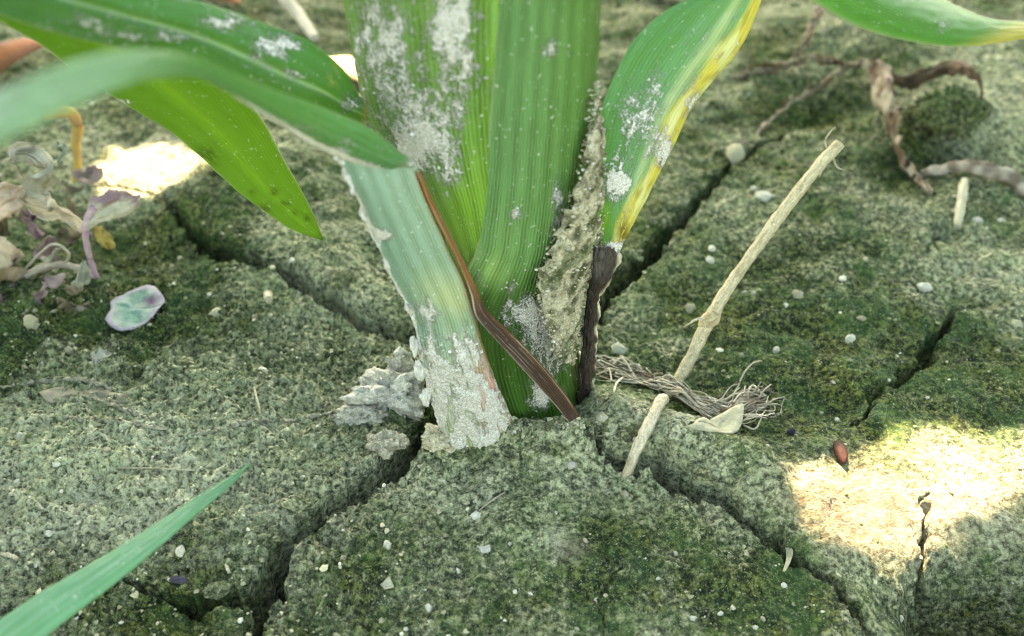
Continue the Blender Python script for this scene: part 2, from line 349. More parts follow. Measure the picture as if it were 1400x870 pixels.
def segdist(x, y, L):
    best = np.full(x.shape, 99.0); w = np.zeros(x.shape)
    for (ax, ay, aw), (bx, by, bw) in zip(L[:-1], L[1:]):
        dx, dy = bx - ax, by - ay; t = np.clip(((x - ax) * dx + (y - ay) * dy) / (dx * dx + dy * dy + 1e-9), 0, 1)
        d = np.hypot(x - ax - t * dx, y - ay - t * dy); m = d < best; best = np.where(m, d, best); w = np.where(m, aw + t * (bw - aw), w)
    return best, w
def warp(x, y):
    wx = x + 0.20 * noise2(x * 1.1, y * 1.1, 40) + 0.10 * noise2(x * 3.1, y * 3.1, 41) + 0.07 * noise2(x * 7, y * 7, 42)
    wy = y + 0.20 * noise2(x * 1.1, y * 1.1, 43) + 0.10 * noise2(x * 3.1, y * 3.1, 44) + 0.07 * noise2(x * 7, y * 7, 45)
    return wx, wy
def height(x, y, fine=True, cracks=True):
    z = 0.30 * noise2(x * 0.16, y * 0.16, 1) + 0.16 * fbm2(x * 0.5, y * 0.5, 2, 2)
    for bx, by, sx, sy, r, a in BUMPS:
        dx, dy = x - bx, y - by; c, s = math.cos(r), math.sin(r)
        z = z + a * np.exp(-((dx * c + dy * s) / sx) ** 2 - ((-dx * s + dy * c) / sy) ** 2)
    far = sstep(30, 60, np.hypot(x, y))
    if cracks:
        wx, wy = warp(x, y)
        for k, L in CW.items():
            x0, y0 = L[:, :2].min(0) - 2.5; x1, y1 = L[:, :2].max(0) + 2.5
            m = (wx > x0) & (wx < x1) & (wy > y0) & (wy < y1)
            if not m.any(): continue
            d, w = segdist(wx[m], wy[m], L); big = w > 0.005
            dep = CDEP[k] * np.clip(w / 0.22, 0, 1) if CDEP[k] > 1 else CDEP[k] * np.clip(w / 0.05, 0, 1)
            prof = 1 - sstep(0.68 * w, 1.05 * w + 0.02, d)
            sh = 0.22 * np.minimum(w, .5) * np.exp(-np.maximum(d - w, 0) / (0.5 * w + 0.05))
            z[m] -= np.where(big, dep * prof + sh, 0)
            if fine and CDEP[k] > 1:
                xm, ym = x[m], y[m]; rb = 4 * prof * (1 - prof); c1_, _ = cell2(xm * 2.2, ym * 2.2, 33); c2_, _ = cell2(xm * 5.5, ym * 5.5, 34)
                z[m] += np.where(big, rb * (.55 * (.5 - c1_) + .28 * (.5 - c2_) + .15 * noise2(xm * 9, ym * 9, 35)), 0)
    if fine:
        left = sstep(-1.0, -4.0, x) * sstep(9, 3, y)               # the crumbly plate to the left of the stalk
        d1, i1 = cell2(x * 2.6, y * 2.6, 5); d2, i2 = cell2(x * 6.0, y * 6.0, 6)
        sm = (1 - .55 * sstep(6.0, 8.0, x) * sstep(1.5, 0, y)) * (.72 + .28 * left)
        dome = lambda d: np.maximum(0.62 - d, 0) ** 0.7
        ro = (.7 + .5 * noise2(x * .7, y * .7, 12)) * (1 - .6 * sstep(3, 7, x) * sstep(6, 1, y))
        z = z + (0.07 + .06 * left) * fbm2(x * 1.7, y * 1.7, 3, 8) + 0.13 * fbm2(x * .9, y * .9, 2, 14) - .10 * np.abs(noise2(x * 1.3, y * 1.3, 15)) + ro * (0.06 + 0.10 * left) * dome(d1) * (i1 > 0.5)
        z = z + ro * (0.04 + 0.11 * left) * dome(d2) * (i2 > 0.3) + sm * (0.05 + .04 * left) * noise2(x * 7.5, y * 7.5, 9) + sm * (.035 + .02 * left) * noise2(x * 15, y * 15, 10)
        z = z + 0.022 * sm * noise2(x * 28, y * 28, 11)
    return z * (1 - far)
def spacing(stops):                        # piecewise step sizes -> coordinates
    out = []
    for a, b, s0, s1 in stops:
        t = a
        while t < b:
            out.append(t); f = (t - a) / (b - a); t += s0 + (s1 - s0) * f
    out.append(stops[-1][1]); return np.array(out)
XS = spacing([(-3000, -100, 700, 25), (-100, -26, 15, 0.6), (-26, -12, .11, .055), (-12, 12, .037, .037), (12, 26, .055, .11), (26, 100, .6, 15), (100, 3000, 25, 700)])
YS = spacing([(-3000, -100, 700, 25), (-100, -8, 15, .4), (-8, 2, .032, .038), (2, 12, .038, .065), (12, 30, .065, .15), (30, 100, .5, 15), (100, 3000, 25, 700)])
GX, GY = np.meshgrid(XS, YS); gxs, gys = GX.ravel(), GY.ravel()
GZ = height(gxs, gys)
def paint(blobs, x, y):
    r = np.zeros(x.shape)
    for px, py, rx, ry, a in blobs:
        p = gx(px, py); q = gx(px + rx, py); s = gx(px, py - ry)
        r += a * np.exp(-((x - p[0]) / abs(q[0] - p[0])) ** 2 - ((y - p[1]) / abs(s[1] - p[1])) ** 2)
    return r
MOSS = [(230, 340, 130, 60, .7), (60, 440, 120, 50, .3), (150, 640, 260, 130, -.50), (420, 490, 90, 50, -.1), (420, 340, 120, 60, -.25), (480, 420, 100, 40, -.45), (640, 700, 150, 60, -.2),
        (760, 780, 330, 80, .10), (1050, 830, 130, 60, .40), (620, 660, 120, 60, -.12), (800, 650, 110, 40, -.2), (930, 560, 130, 50, -.15), (1060, 530, 130, 36, .55), (1010, 600, 60, 25, .25),
        (1100, 460, 260, 110, .22), (1350, 530, 110, 60, .5), (1330, 360, 130, 60, -.25), (1370, 150, 90, 80, -.3), (1060, 240, 160, 60, .1), (1120, 570, 90, 30, .3), (1330, 680, 120, 70, -.3), (1170, 720, 90, 60, -.55),
        (200, 225, 100, 40, -.6), (230, 850, 120, 40, .3), (1370, 800, 80, 60, .35), (400, 40, 200, 40, .1), (980, 690, 120, 50, -.05), (430, 800, 80, 60, .1), (1220, 810, 100, 50, .05)]  # negative spots at the sunlit patches also paint them brighter
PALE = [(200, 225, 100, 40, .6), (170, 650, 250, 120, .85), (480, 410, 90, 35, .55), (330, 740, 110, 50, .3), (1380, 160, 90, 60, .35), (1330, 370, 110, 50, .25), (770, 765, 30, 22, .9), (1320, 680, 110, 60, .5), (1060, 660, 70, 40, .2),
        (800, 640, 90, 40, .2), (480, 560, 60, 25, .5), (60, 560, 120, 30, .25), (1000, 100, 50, 40, .25), (900, 590, 110, 50, .45), (1050, 650, 60, 40, .25), (1180, 840, 60, 30, .2)]  # includes sunlit patches and a lit spot on the front plate, painted paler
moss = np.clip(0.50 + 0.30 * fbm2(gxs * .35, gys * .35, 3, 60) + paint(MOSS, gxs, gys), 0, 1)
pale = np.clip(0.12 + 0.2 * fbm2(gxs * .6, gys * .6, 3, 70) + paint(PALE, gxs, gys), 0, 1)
CLAY_SUN = [(1170, 715, 85, 60, 1.1), (1320, 670, 110, 70, .7), (1100, 690, 40, 40, .5), (200, 225, 100, 40, .7), (900, 600, 60, 30, .25), (780, 768, 26, 18, .8)]  # clay on the ridge; the other spots paint sunlit ground into the colour
clay_sun = np.clip(paint(CLAY_SUN, gxs, gys) + .25 * fbm2(gxs * .8, gys * .8, 3, 75) - .1, 0, 1)
def inpoly(x, y, poly):
    r = np.zeros(x.shape, bool); n = len(poly)
    for i in range(n):
        (x0, y0), (x1, y1) = poly[i], poly[(i + 1) % n]
        if y0 == y1: continue
        r ^= ((y0 > y) != (y1 > y)) & (x < (x1 - x0) * (y - y0) / (y1 - y0) + x0)
    return r
def lin(k): return [tuple(r[:2]) for r in CW[k]]
A_, B_, C_, D_, E_ = (lin(k) for k in 'ABCDE')
corner = lambda x, y: (x, y)
P_front = B_ + [corner(-5, -12), corner(8, -12)] + D_[::-1]
P_bl = C_[::-1] + [b for b in B_ if b[1] < C_[0][1]] + [corner(-5, -12), corner(-24, -12)]
P_left = A_ + [b for b in B_ if b[1] >= C_[0][1]] + C_ + [corner(-24, -9), corner(-24, 12)]
P_right = E_[:-1] + [corner(26, 28), corner(26, -12), corner(9, -12)] + D_[::-1]
FACES = grid_faces(len(YS), len(XS)); fcx = gxs[FACES].mean(1); fcy = gys[FACES].mean(1)
wx_, wy_ = warp(fcx, fcy); reg = np.zeros(len(FACES), int)
for i, pl in ((4, P_right), (3, P_left), (2, P_bl), (1, P_front)): reg[inpoly(wx_, wy_, pl)] = i
GV = np.column_stack([gxs, gys, GZ])
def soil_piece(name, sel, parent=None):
    v, f, m_, p_, y_ = compact(GV, FACES[sel], moss, pale, clay_sun)
    return mesh_obj(name, v, f, M_SOIL, parent, extra={'moss': m_, 'pale': p_, 'clay_sun': y_}, origin=(0, 0, 0) if parent is None else None)
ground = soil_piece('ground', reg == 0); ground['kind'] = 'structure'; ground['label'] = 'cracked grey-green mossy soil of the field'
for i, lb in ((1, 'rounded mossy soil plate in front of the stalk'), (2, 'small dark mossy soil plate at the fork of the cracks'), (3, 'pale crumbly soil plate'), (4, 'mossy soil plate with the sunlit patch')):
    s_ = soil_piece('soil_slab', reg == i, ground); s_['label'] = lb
del GX, GY
def hz(x, y): return height(np.atleast_1d(np.asarray(x, float)), np.atleast_1d(np.asarray(y, float)))

# loose grains too many to count
n = 12500
cx = rng.uniform(-22, 22, n); cy = -7.5 + 33 * rng.random(n) ** 1.7
dens = 0.45 + 0.4 * fbm2(cx * .5, cy * .5, 2, 90) + 0.5 * sstep(-1, -4, cx) * sstep(9, 3, cy); k = rng.random(n) < dens
cx, cy = cx[k], cy[k]; cz = hz(cx, cy); k = cz > -0.75; cx, cy, cz = cx[k], cy[k], cz[k]
cr = 0.016 + 0.05 * rng.random(len(cx)) ** 3.5 + .016 * sstep(-1, -4, cx)
pal = np.array([(.42, .42, .28), (.24, .24, .14), (.11, .13, .06), (.55, .54, .44), (.30, .30, .20), (.06, .09, .03)])
cc = pal[rng.choice(6, len(cx), p=[.28, .25, .17, .09, .14, .07])] * rng.uniform(.8, 1.15, (len(cx), 1))
V, F, C = crumbs(np.column_stack([cx, cy, cz + cr * .25]), cr, cc, 3)
o = mesh_obj('soil_crumbs', V, F, M_CRUMB, col=C, smooth=False); o['kind'] = 'stuff'; o['label'] = 'tiny soil grains scattered over the cracked ground'; o['category'] = 'soil'


# ------------------------------------------------------------------ leaves and sheaths
def lerp(a, b, t): return np.asarray(a) * (1 - t[..., None]) + np.asarray(b) * t[..., None]
def leaf(name, rows, nu, nv, mat, th=0.03, parent=None, colf=None, dustf=None, ripple=0.0, rs=1.0, seed=0, ragged=0.0, fold=0.0, P=None):
    Pg = sheet(rows, nu, nv) if P is None else P
    nv, nu, _ = Pg.shape
    u = np.broadcast_to(np.linspace(0, 1, nu)[None], (nv, nu)); t = np.broadcast_to(np.linspace(0, 1, nv)[:, None], (nv, nu))
    n = grid_normals(Pg)
    L = np.concatenate([[0], np.cumsum(np.linalg.norm(np.diff(Pg[:, nu // 2], axis=0), axis=1))])
    v = np.broadcast_to(L[:, None], (nv, nu)); w = np.linalg.norm(Pg[:, -1] - Pg[:, 0], axis=1)[:, None]
    if fold: Pg = Pg + n * (-fold * w * np.exp(-((u - .5) / .07) ** 2))[..., None]
    if ripple: Pg = Pg + n * (ripple * noise2(u * 2.2 * rs + seed, v * 0.8 * rs, seed) * (0.25 + np.abs(2 * u - 1)) + .35 * ripple * noise2(u * 6 * rs, v * 2.5 * rs, seed + 1))[..., None]
    keep = None
    if ragged:
        e = np.minimum(np.minimum(u, 1 - u) * np.maximum(w, .2), np.minimum(v, L[-1] - v) * 2 + .05)
        keep = (e > ragged * (0.55 + 0.9 * fbm2(u * w * 2.4 + seed, v * 2.4, 4, seed + 5))).ravel()
    edge = np.minimum(u, 1 - u)
    V, F = thick(Pg, th * np.clip(edge / 0.04, 0.35, 1), keep)
    c = colf(u, t, v, Pg).reshape(-1, 3) if colf else np.tile((.1, .25, .05), (nv * nu, 1))
    d = (dustf(u, t, v, Pg) if dustf else np.zeros((nv, nu))).ravel()
    uv = np.column_stack([u.ravel(), v.ravel()])
    V, F, c, d, uv = compact(V, F, np.vstack([c, c]), np.concatenate([d, d]), np.vstack([uv, uv]))
    return mesh_obj(name, V, F, mat, parent, col=np.clip(c, 0.003, .95), dust=d, uv=uv)
def blob(px, py, rx, ry):                  # soft spot in the picture plane turned into a weight on a surface
    def f(P):
        q = (P - CAM); z = q @ FW; X = 700 + FPX * q[..., 0] / z; Y = 435 - FPX * (q @ UP) / z
        return np.exp(-((X - px) / rx) ** 2 - ((Y - py) / ry) ** 2)
    return f
def spots(P, L): return sum(a * blob(px, py, rx, ry)(P) for px, py, rx, ry, a in L)
def grains(name, P, n, mask, r0, r1, cols, parent, seed=0, label=None):   # dried soil grains stuck on a surface
    r = np.random.default_rng(seed); N = grid_normals(P); nv, nu, _ = P.shape
    i = r.integers(1, nv - 1, n * 6); j = r.integers(1, nu - 1, n * 6); k = r.random(n * 6) < mask[i, j]; i, j = i[k][:n], j[k][:n]
    p = P[i, j]; nn = N[i, j]; nn = nn * np.sign(nn @ np.array([0, -1.0, 0.4]))[:, None]
    R = r0 + (r1 - r0) * r.random(len(i)) ** 3
    p = p + nn * (0.012 + R * .25)[:, None] + r.normal(0, .012, p.shape) * [1, .3, 1]
    c = np.asarray(cols)[r.integers(0, len(cols), len(i))] * r.uniform(.85, 1.1, (len(i), 1))
    V, F, C = crumbs(p, R, c, seed + 1, .8); o = mesh_obj(name, V, F, M_CRUMB, parent, col=C, smooth=False); o['kind'] = 'stuff'
    return o
DUSTC = [(.62, .60, .54), (.52, .50, .43), (.70, .69, .63), (.40, .38, .31)]

plant = tag(empty('maize_plant', (0, 0, hz(0, 0)[0])), 'thick green maize stalk with dusty leaf sheaths rising from cracked soil', 'maize plant')
# inner stalk, closed all round
def core_pts():
    return [(.25, 1.0, -2.6), (.25, 1.0, 0), (.15, 1.0, 3), (-.2, 1.1, 6), (-.4, 1.0, 10), (-.5, 1.2, 18), (-.5, 1.3, 26)]
V, F, C = tube_mesh(core_pts(), [.8, .85, .85, 1.0, 1.35, 1.4, 1.2], 28, 60)
mesh_obj('stalk', V, [F, C], M_SHEATH, plant, col=np.tile((.12, .26, .05), (len(V), 1)), dust=np.zeros(len(V)), uv=np.column_stack([np.arctan2(V[:, 1] - .7, V[:, 0]) / 6.283 + .5, V[:, 2]]))

# back-left sheath
rows = [(455, -170, 735, -170, .9, .2, 1.1), (462, -60, 735, -60, .9, .2, 1.1), (470, 0, 730, 0, .9, .15, 1.1), (482, 70, 725, 70, .9, .1, 1.1), (500, 150, 722, 150, .8, .1, 1.0), (535, 215, 715, 220, .7, 0, .9),
        (572, 275, 710, 285, .5, 0, .8), (606, 330, 700, 345, .3, 0, .6), (625, 390, 700, 400, .2, 0, .4), (630, 460, 700, 460, .2, 0, .3), (640, 560, 700, 560, .2, .1, .2), (645, 640, 700, 640, .2, .1, .2)]
def c1(u, t, v, P):
    c = lerp((.095, .20, .045), (.11, .24, .035), sstep(.3, .8, u)); c = lerp(c[...], (.15, .31, .035), spots(P, [(640, 290, 40, 70, .9)]).clip(0, 1))  # yellow-green spot paints light glowing through the sheath
    return lerp(c, (.05, .14, .025), spots(P, [(520, 195, 40, 40, .6), (650, 60, 14, 120, .4), (560, 210, 25, 30, .5)]).clip(0, 1))
def d1(u, t, v, P): return (.0 + .8 * spots(P, [(510, 60, 40, 90, .35), (610, 40, 28, 60, .45), (640, 120, 25, 60, .3), (575, 180, 45, 70, .5), (545, 60, 22, 70, .2), (620, 240, 20, 50, .3), (560, 205, 16, 14, .5), (650, 200, 14, 60, -.3), (640, 300, 30, 40, -.5), (630, 20, 30, 40, .3)])).clip(-.6, 1)
leaf('leaf_sheath', rows, 90, 250, M_SHEATH, .05, plant, c1, d1, .03, 1.0, 21)
P1 = sheet(rows, 90, 250)
grains('dried_soil_grains', P1, 650, np.clip(d1(None, None, None, P1) * 1.5, 0, 1) * (fbm2(P1[..., 0] * 2.2, P1[..., 2] * .9, 3, 77) > .05), .012, .05, DUSTC, plant, 31)

# front-right sheath running down into the ribbed foot
rows = [(690, -170, 826, -170, -.2, .9, .75), (686, -60, 824, -60, -.25, .9, .75), (682, 0, 821, 0, -.3, .9, .75), (673, 120, 816, 120, -.35, .85, .75), (663, 250, 808, 250, -.4, .8, .75), (656, 310, 802, 312, -.4, .75, .72),
        (650, 345, 797, 348, -.4, .7, .7), (628, 385, 792, 392, -.35, .65, .72), (606, 430, 790, 440, -.3, .6, .78), (612, 500, 792, 500, -.3, .6, .8), (640, 565, 800, 560, -.3, .55, .8), (668, 612, 808, 612, -.3, .5, .75), (680, 680, 812, 680, -.3, .4, .7)]
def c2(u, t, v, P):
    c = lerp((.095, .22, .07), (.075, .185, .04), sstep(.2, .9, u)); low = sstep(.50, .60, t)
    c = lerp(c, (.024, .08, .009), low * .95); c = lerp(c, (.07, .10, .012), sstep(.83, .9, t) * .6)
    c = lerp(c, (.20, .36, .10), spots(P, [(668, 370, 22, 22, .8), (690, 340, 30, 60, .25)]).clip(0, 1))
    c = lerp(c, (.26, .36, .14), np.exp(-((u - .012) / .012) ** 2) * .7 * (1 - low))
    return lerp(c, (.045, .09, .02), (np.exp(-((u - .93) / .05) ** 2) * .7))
def d2(u, t, v, P): return (-.25 + spots(P, [(705, 292, 12, 14, .6), (752, 60, 16, 40, .35), (760, 270, 10, 40, .4), (745, 70, 30, 10, .3), (745, 440, 45, 45, .55), (750, 500, 40, 50, .42), (740, 545, 24, 24, .55), (785, 330, 40, 90, .5), (700, 420, 40, 30, .2), (690, 430, 30, 30, .2), (655, 372, 14, 22, .4), (700, 390, 14, 12, .3), (680, 120, 20, 60, .2)])).clip(-.6, 1)
M_FRONT = mat_leaf('ribbed_sheath', 36, 0.18, bump=0.0007, veinamt=0.8)
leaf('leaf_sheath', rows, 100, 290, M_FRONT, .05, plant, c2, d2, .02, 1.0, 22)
P2 = sheet(rows, 100, 290)
grains('dried_soil_grains', P2, 700, np.clip((d2(None, None, None, P2) + .12) * 1.3, 0.02, 1) * (fbm2(P2[..., 0] * 2.2, P2[..., 2] * 1.2, 3, 78) > -.02), .010, .04, DUSTC, plant, 32)

# crust of dried mud down the right side of the stalk
rows = [(808, 110, 816, 108, .45, .8, .2), (804, 165, 822, 160, .3, .8, .3), (798, 200, 828, 195, .1, .75, .4), (782, 250, 830, 248, -.15, .75, .5), (764, 300, 828, 300, -.35, .7, .5), (742, 345, 820, 348, -.5, .65, .5),
        (730, 382, 808, 388, -.58, .6, .5), (738, 420, 800, 430, -.6, .5, .5), (748, 455, 792, 468, -.6, .4, .4), (758, 486, 786, 498, -.55, .3, .3)]
Pm = sheet(rows, 110, 320); N = grid_normals(Pm); N *= np.sign((N @ np.array([0, -1.0, .3])))[..., None]
q = Pm.reshape(-1, 3); dz = .0 + .05 * np.abs(noise3(q * 2.6, 1)) + .025 * noise3(q * 6, 2) + .03 * noise3(q * 13, 3) + .028 * noise3(q * 24, 4)
u_ = np.broadcast_to(np.linspace(0, 1, 110)[None], (320, 110)); dz = dz.reshape(320, 110) * np.clip(np.minimum(u_, 1 - u_) * 6, .15, 1)
def cm(u, t, v, P):
    a = noise3(P.reshape(-1, 3) * 6, 9).reshape(u.shape) * .5 + .5
    c = lerp((.10, .10, .05), (.50, .46, .32), sstep(.2, .7, a)); return lerp(c, (.07, .10, .03), (noise3(P.reshape(-1, 3) * 2.3, 12).reshape(u.shape) > .35) * .6)
leaf('mud_crust', None, 0, 0, M_CRUST, .02, plant, cm, None, seed=23, ragged=.30, P=Pm + N * dz[..., None])
grains('dried_soil_grains', Pm + N * (dz * .8)[..., None], 1100, np.full((320, 110), .8), .012, .05, [(.45, .42, .30), (.32, .29, .19), (.20, .18, .11), (.55, .53, .42)], plant, 33)

# pale lower leaf: its sheath wraps the foot, the blade bends away at the collar
rows = [(458, 208, 566, 226, -1.6, -1.0, .25), (470, 232, 569, 238, -1.6, -1.0, .3), (488, 268, 580, 268, -1.55, -1.05, .38), (512, 325, 604, 320, -1.45, -1.1, .42), (542, 390, 630, 376, -1.4, -1.15, .42), (566, 440, 650, 430, -1.35, -1.2, .42),
        (576, 490, 662, 475, -1.3, -1.2, .5), (592, 550, 684, 535, -1.25, -1.05, .45), (606, 605, 708, 590, -1.2, -.9, .38), (620, 660, 722, 640, -1.1, -.75, .3)]
def c3(u, t, v, P):
    c = lerp((.15, .26, .18), (.20, .30, .18), u); c = lerp(c, (.34, .38, .17), spots(P, [(625, 410, 30, 25, .8), (590, 390, 25, 25, .4)]).clip(0, 1))
    low = sstep(.52, .76, t + .08 * noise2(u * 6, v * .9, 19)); c = lerp(c, (.40, .40, .30), low * .8); c = lerp(c, (.30, .36, .12), low * (noise2(u * 22, v * .3, 3) > .25) * .6)
    c = lerp(c, (.52, .20, .16), spots(P, [(672, 545, 14, 40, .9), (655, 500, 8, 30, .4)]).clip(0, 1)); c = lerp(c, (.23, .12, .03), (np.exp(-((u - 1) / .05) ** 2) * sstep(.05, .2, t)).clip(0, 1) * .9)
    return c
def d3(u, t, v, P):
    d = -.22 + .80 * sstep(.46, .74, t + .10 * noise2(u * 6, v * .9, 19) + .05 * noise2(u * 15, v * 2.4, 20)) + spots(P, [(510, 320, 16, 12, .8), (530, 320, 12, 10, .5), (500, 290, 8, 50, .2), (575, 425, 30, 20, .4), (640, 570, 60, 40, .15), (530, 212, 50, 10, .5), (625, 560, 12, 40, -.35), (600, 445, 12, 10, -.3)])
    d = d + .75 * np.exp(-(u / .07) ** 2) * (1 - sstep(.75, .9, t)) + np.exp(-(u - 1) ** 2 / .02) * -.35 * sstep(.5, .6, t)
    return d.clip(-.6, 1)
P3 = sheet(rows, 110, 420); tt = np.broadcast_to(np.linspace(0, 1, 420)[:, None], (420, 110)); uu = np.broadcast_to(np.linspace(0, 1, 110)[None], (420, 110))
Nc = grid_normals(P3); Nc *= np.sign((Nc @ np.array([0, -1.0, .3])))[..., None]; qn = P3.reshape(-1, 3); low_ = sstep(.48, .64, tt + .06 * noise2(uu * 5, tt * 6, 3)) * sstep(1.02, .8, uu)
fl = noise2(uu * 7 + 3, tt * 16, 31) + .5 * noise2(uu * 15, tt * 34, 32)       # flaking plates of dried mud
relief = (.03 * sstep(-.25, .0, fl) + .045 * np.abs(noise3(qn * 2.2, 4)).reshape(fl.shape) + (.022 * noise3(qn * 7, 5) + .014 * noise3(qn * 16, 6) + .010 * noise3(qn * 30, 7)).reshape(fl.shape)) * low_
P3 = P3 + Nc * relief[..., None]
_d3 = d3
def d3b(u, t, v, P): return (_d3(u, t, v, P) - .55 * (1 - sstep(-.45, -.15, fl)) * low_).clip(-.6, 1)
lower = leaf('lower_leaf_sheath', None, 0, 0, M_FLAP, .05, plant, c3, d3b, .03, 1.2, 24, P=P3)
lower['label'] = 'pale blue-green sheath crusted white with dried soil'
grains('dried_soil_grains', P3, 420, (sstep(.5, .65, tt) * sstep(1.0, .7, uu) * .8 + .7 * np.exp(-(uu / .05) ** 2)).clip(0, 1), .010, .036, [(.66, .66, .60), (.55, .55, .48), (.70, .70, .66), (.42, .42, .34)], plant, 34)
r_ = np.random.default_rng(8)
e_ = P3[5:240:8, 2][:29]; e_ = e_ + r_.normal(0, .02, e_.shape); V, F, C = tube_mesh(e_ + [-.01, -.03, 0], list(r_.uniform(.012, .06, len(e_))), 9, 170, .7, 6)
a = (noise3(V * 9, 3) * .5 + .5)[:, None]; mesh_obj('mud_crust', V, [F, C], M_POWDER, plant, col=np.array([.45, .44, .38]) * (1 - a) + np.array([.74, .73, .69]) * a)
for kk, (i_, sx_, sz_) in enumerate([(262, .09, .26), (290, .12, .30), (318, .11, .26)]):
    V0, F0 = ICO5; V = V0 * (1 + .35 * noise3(V0 * 1.7 + kk, kk) + .18 * noise3(V0 * 5, kk + 4) + .10 * noise3(V0 * 13, kk + 5))[:, None] * [sx_, .10, sz_] + P3[i_, 2] + [-.06 - .03 * kk, -.02, 0]
    a = (noise3(V * 9, kk) * .5 + .5)[:, None]; mesh_obj('mud_crust', V, F0, M_POWDER, plant, col=np.array([.48, .48, .44]) * (1 - a) + np.array([.70, .69, .64]) * a)
# brown dried margin strap across the foot
rows = [(570, 236, 574, 236, -1.12, -1.0, .01), (588, 282, 594, 280, -1.14, -1.02, .02), (606, 320, 613, 317, -1.2, -1.08, .02), (626, 364, 635, 360, -1.25, -1.12, .03), (640, 404, 652, 396, -1.32, -1.18, .05), (646, 436, 665, 424, -1.4, -1.2, .1), (672, 470, 694, 452, -1.35, -1.2, .13), (706, 508, 729, 486, -1.3, -1.15, .15), (738, 543, 758, 520, -1.2, -1.0, .15), (764, 572, 782, 552, -1.05, -.85, .12), (786, 598, 797, 585, -.9, -.7, .08), (800, 622, 806, 616, -.8, -.6, .03)]
rows = [(.72 * a + .28 * c, .72 * b + .28 * d, c, d, y0, y1, bb * .7) for a, b, c, d, y0, y1, bb in rows]
def c4(u, t, v, P):
    c = lerp((.05, .026, .016), (.026, .010, .004), sstep(.3, .8, u)); c = lerp(c, (.26, .11, .03), sstep(.48, .3, t) * .8); c = lerp(c, (.13, .05, .015), sstep(.7, .95, u) * sstep(.4, .5, t) * .7)
    c = lerp(c, (.035, .016, .008), sstep(.7, 1, t) * .8); return lerp(c, (.50, .46, .36), (np.exp(-(u / .07) ** 2) * sstep(.3, .4, t)).clip(0, 1) * .85 + (noise2(u * 14, v * .5, 8) > .42) * .25)
strap = leaf('dried_margin', rows, 40, 160, mat_leaf('brown_margin', 9, 0.05, speck=.12, tcol=(.3, .1, .03), veinamt=.9, bump=.0006, rough=.5), .05, plant, c4, lambda u, t, v, P: np.full(u.shape, -.25), .01, 1, 25)
strap['label'] = 'dark brown dried leaf margin'
# blade of the lower leaf, sweeping left towards the viewer
def cb(base, mid, edge=(.30, .36, .20), ew=.03, midamt=.6):
    def f(u, t, v, P):
        c = lerp(base, np.asarray(base) * 1.25, u); c = lerp(c, mid, np.exp(-((u - .5) / .04) ** 2) * midamt); return lerp(c, edge, (np.exp(-(np.minimum(u, 1 - u) / ew) ** 2) * .8).clip(0, 1))
    return f
rows = [(562, 236, 566, 222, -1.0, -1.0, .1), (520, 232, 545, 206, -1.5, -1.2, .15), (475, 219, 510, 178, -1.9, -1.7, .15), (430, 200, 465, 157, -2.4, -2.2, .15), (378, 168, 405, 134, -3.2, -3.0, .12), (330, 138, 345, 112, -4.2, -4.0, .08), (285, 112, 290, 88, -5.2, -5.0, .05),
        (235, 106, 238, 72, -6.2, -6.0, .05), (180, 114, 178, 68, -7.1, -6.9, .08), (120, 138, 112, 80, -7.9, -7.7, .1), (60, 167, 48, 104, -8.6, -8.4, .12), (0, 198, -16, 132, -9.1, -8.9, .12), (-90, 250, -110, 175, -9.6, -9.4, .12), (-220, 340, -240, 270, -10, -9.8, .1)]
def c5(u, t, v, P):
    c = cb((.085, .24, .09), (.17, .33, .16))(u, t, v, P); c = lerp(c, (.42, .44, .30), sstep(.06, .0, t) * .9); return lerp(c, (.27, .44, .34), sstep(.45, .7, t) * .85)
leaf('leaf_blade', rows, 48, 220, M_BLADE, .03, plant, c5, lambda u, t, v, P: -.01 + .7 * np.exp(-(u / .16) ** 2) * sstep(.5, .3, t) + spots(P, [(470, 200, 20, 12, .25), (420, 175, 20, 10, .2)]) + .3 * sstep(.05, 0, t) + .15 * sstep(.6, .9, t), .03, 1, 26)
# long leaf behind it, sweeping up and left
rows = [(500, 176, 503, 140, .5, .6, 0), (470, 166, 488, 128, .3, .6, .1), (430, 163, 466, 92, -.1, .4, .2), (370, 152, 425, 58, -.5, .2, .25), (300, 118, 372, 35, -1.0, 0, .25), (220, 82, 310, 14, -1.6, -.4, .25), (130, 58, 235, -8, -2.2, -1.0, .25), (40, 34, 150, -32, -2.8, -1.6, .2), (-40, 8, 60, -60, -3.2, -2.0, .2), (-160, -30, -60, -110, -3.6, -2.4, .2)]
def c6(u, t, v, P):
    c = cb((.028, .12, .035), (.30, .42, .26), ew=.015, midamt=.9)(u, t, v, P); c = lerp(c, (.045, .19, .06), sstep(.55, .75, u) * .7); c = lerp(c, (.30, .32, .10), spots(P, [(455, 105, 8, 16, .8)]).clip(0, 1) * (noise2(v * 4, u * 9, 2) > -.1)); return lerp(c, (.30, .22, .08), sstep(.05, 0, t))
leaf('leaf_blade', rows, 60, 220, M_BLADE, .03, plant, c6, lambda u, t, v, P: -.01 + .8 * spots(P, [(385, 60, 35, 14, .5), (310, 32, 30, 12, .45), (350, 80, 30, 12, .3), (200, 50, 100, 16, .25), (480, 140, 20, 14, .4), (390, 100, 40, 14, .25), (120, 30, 60, 20, .2)]), .04, 1, 27, fold=.05)
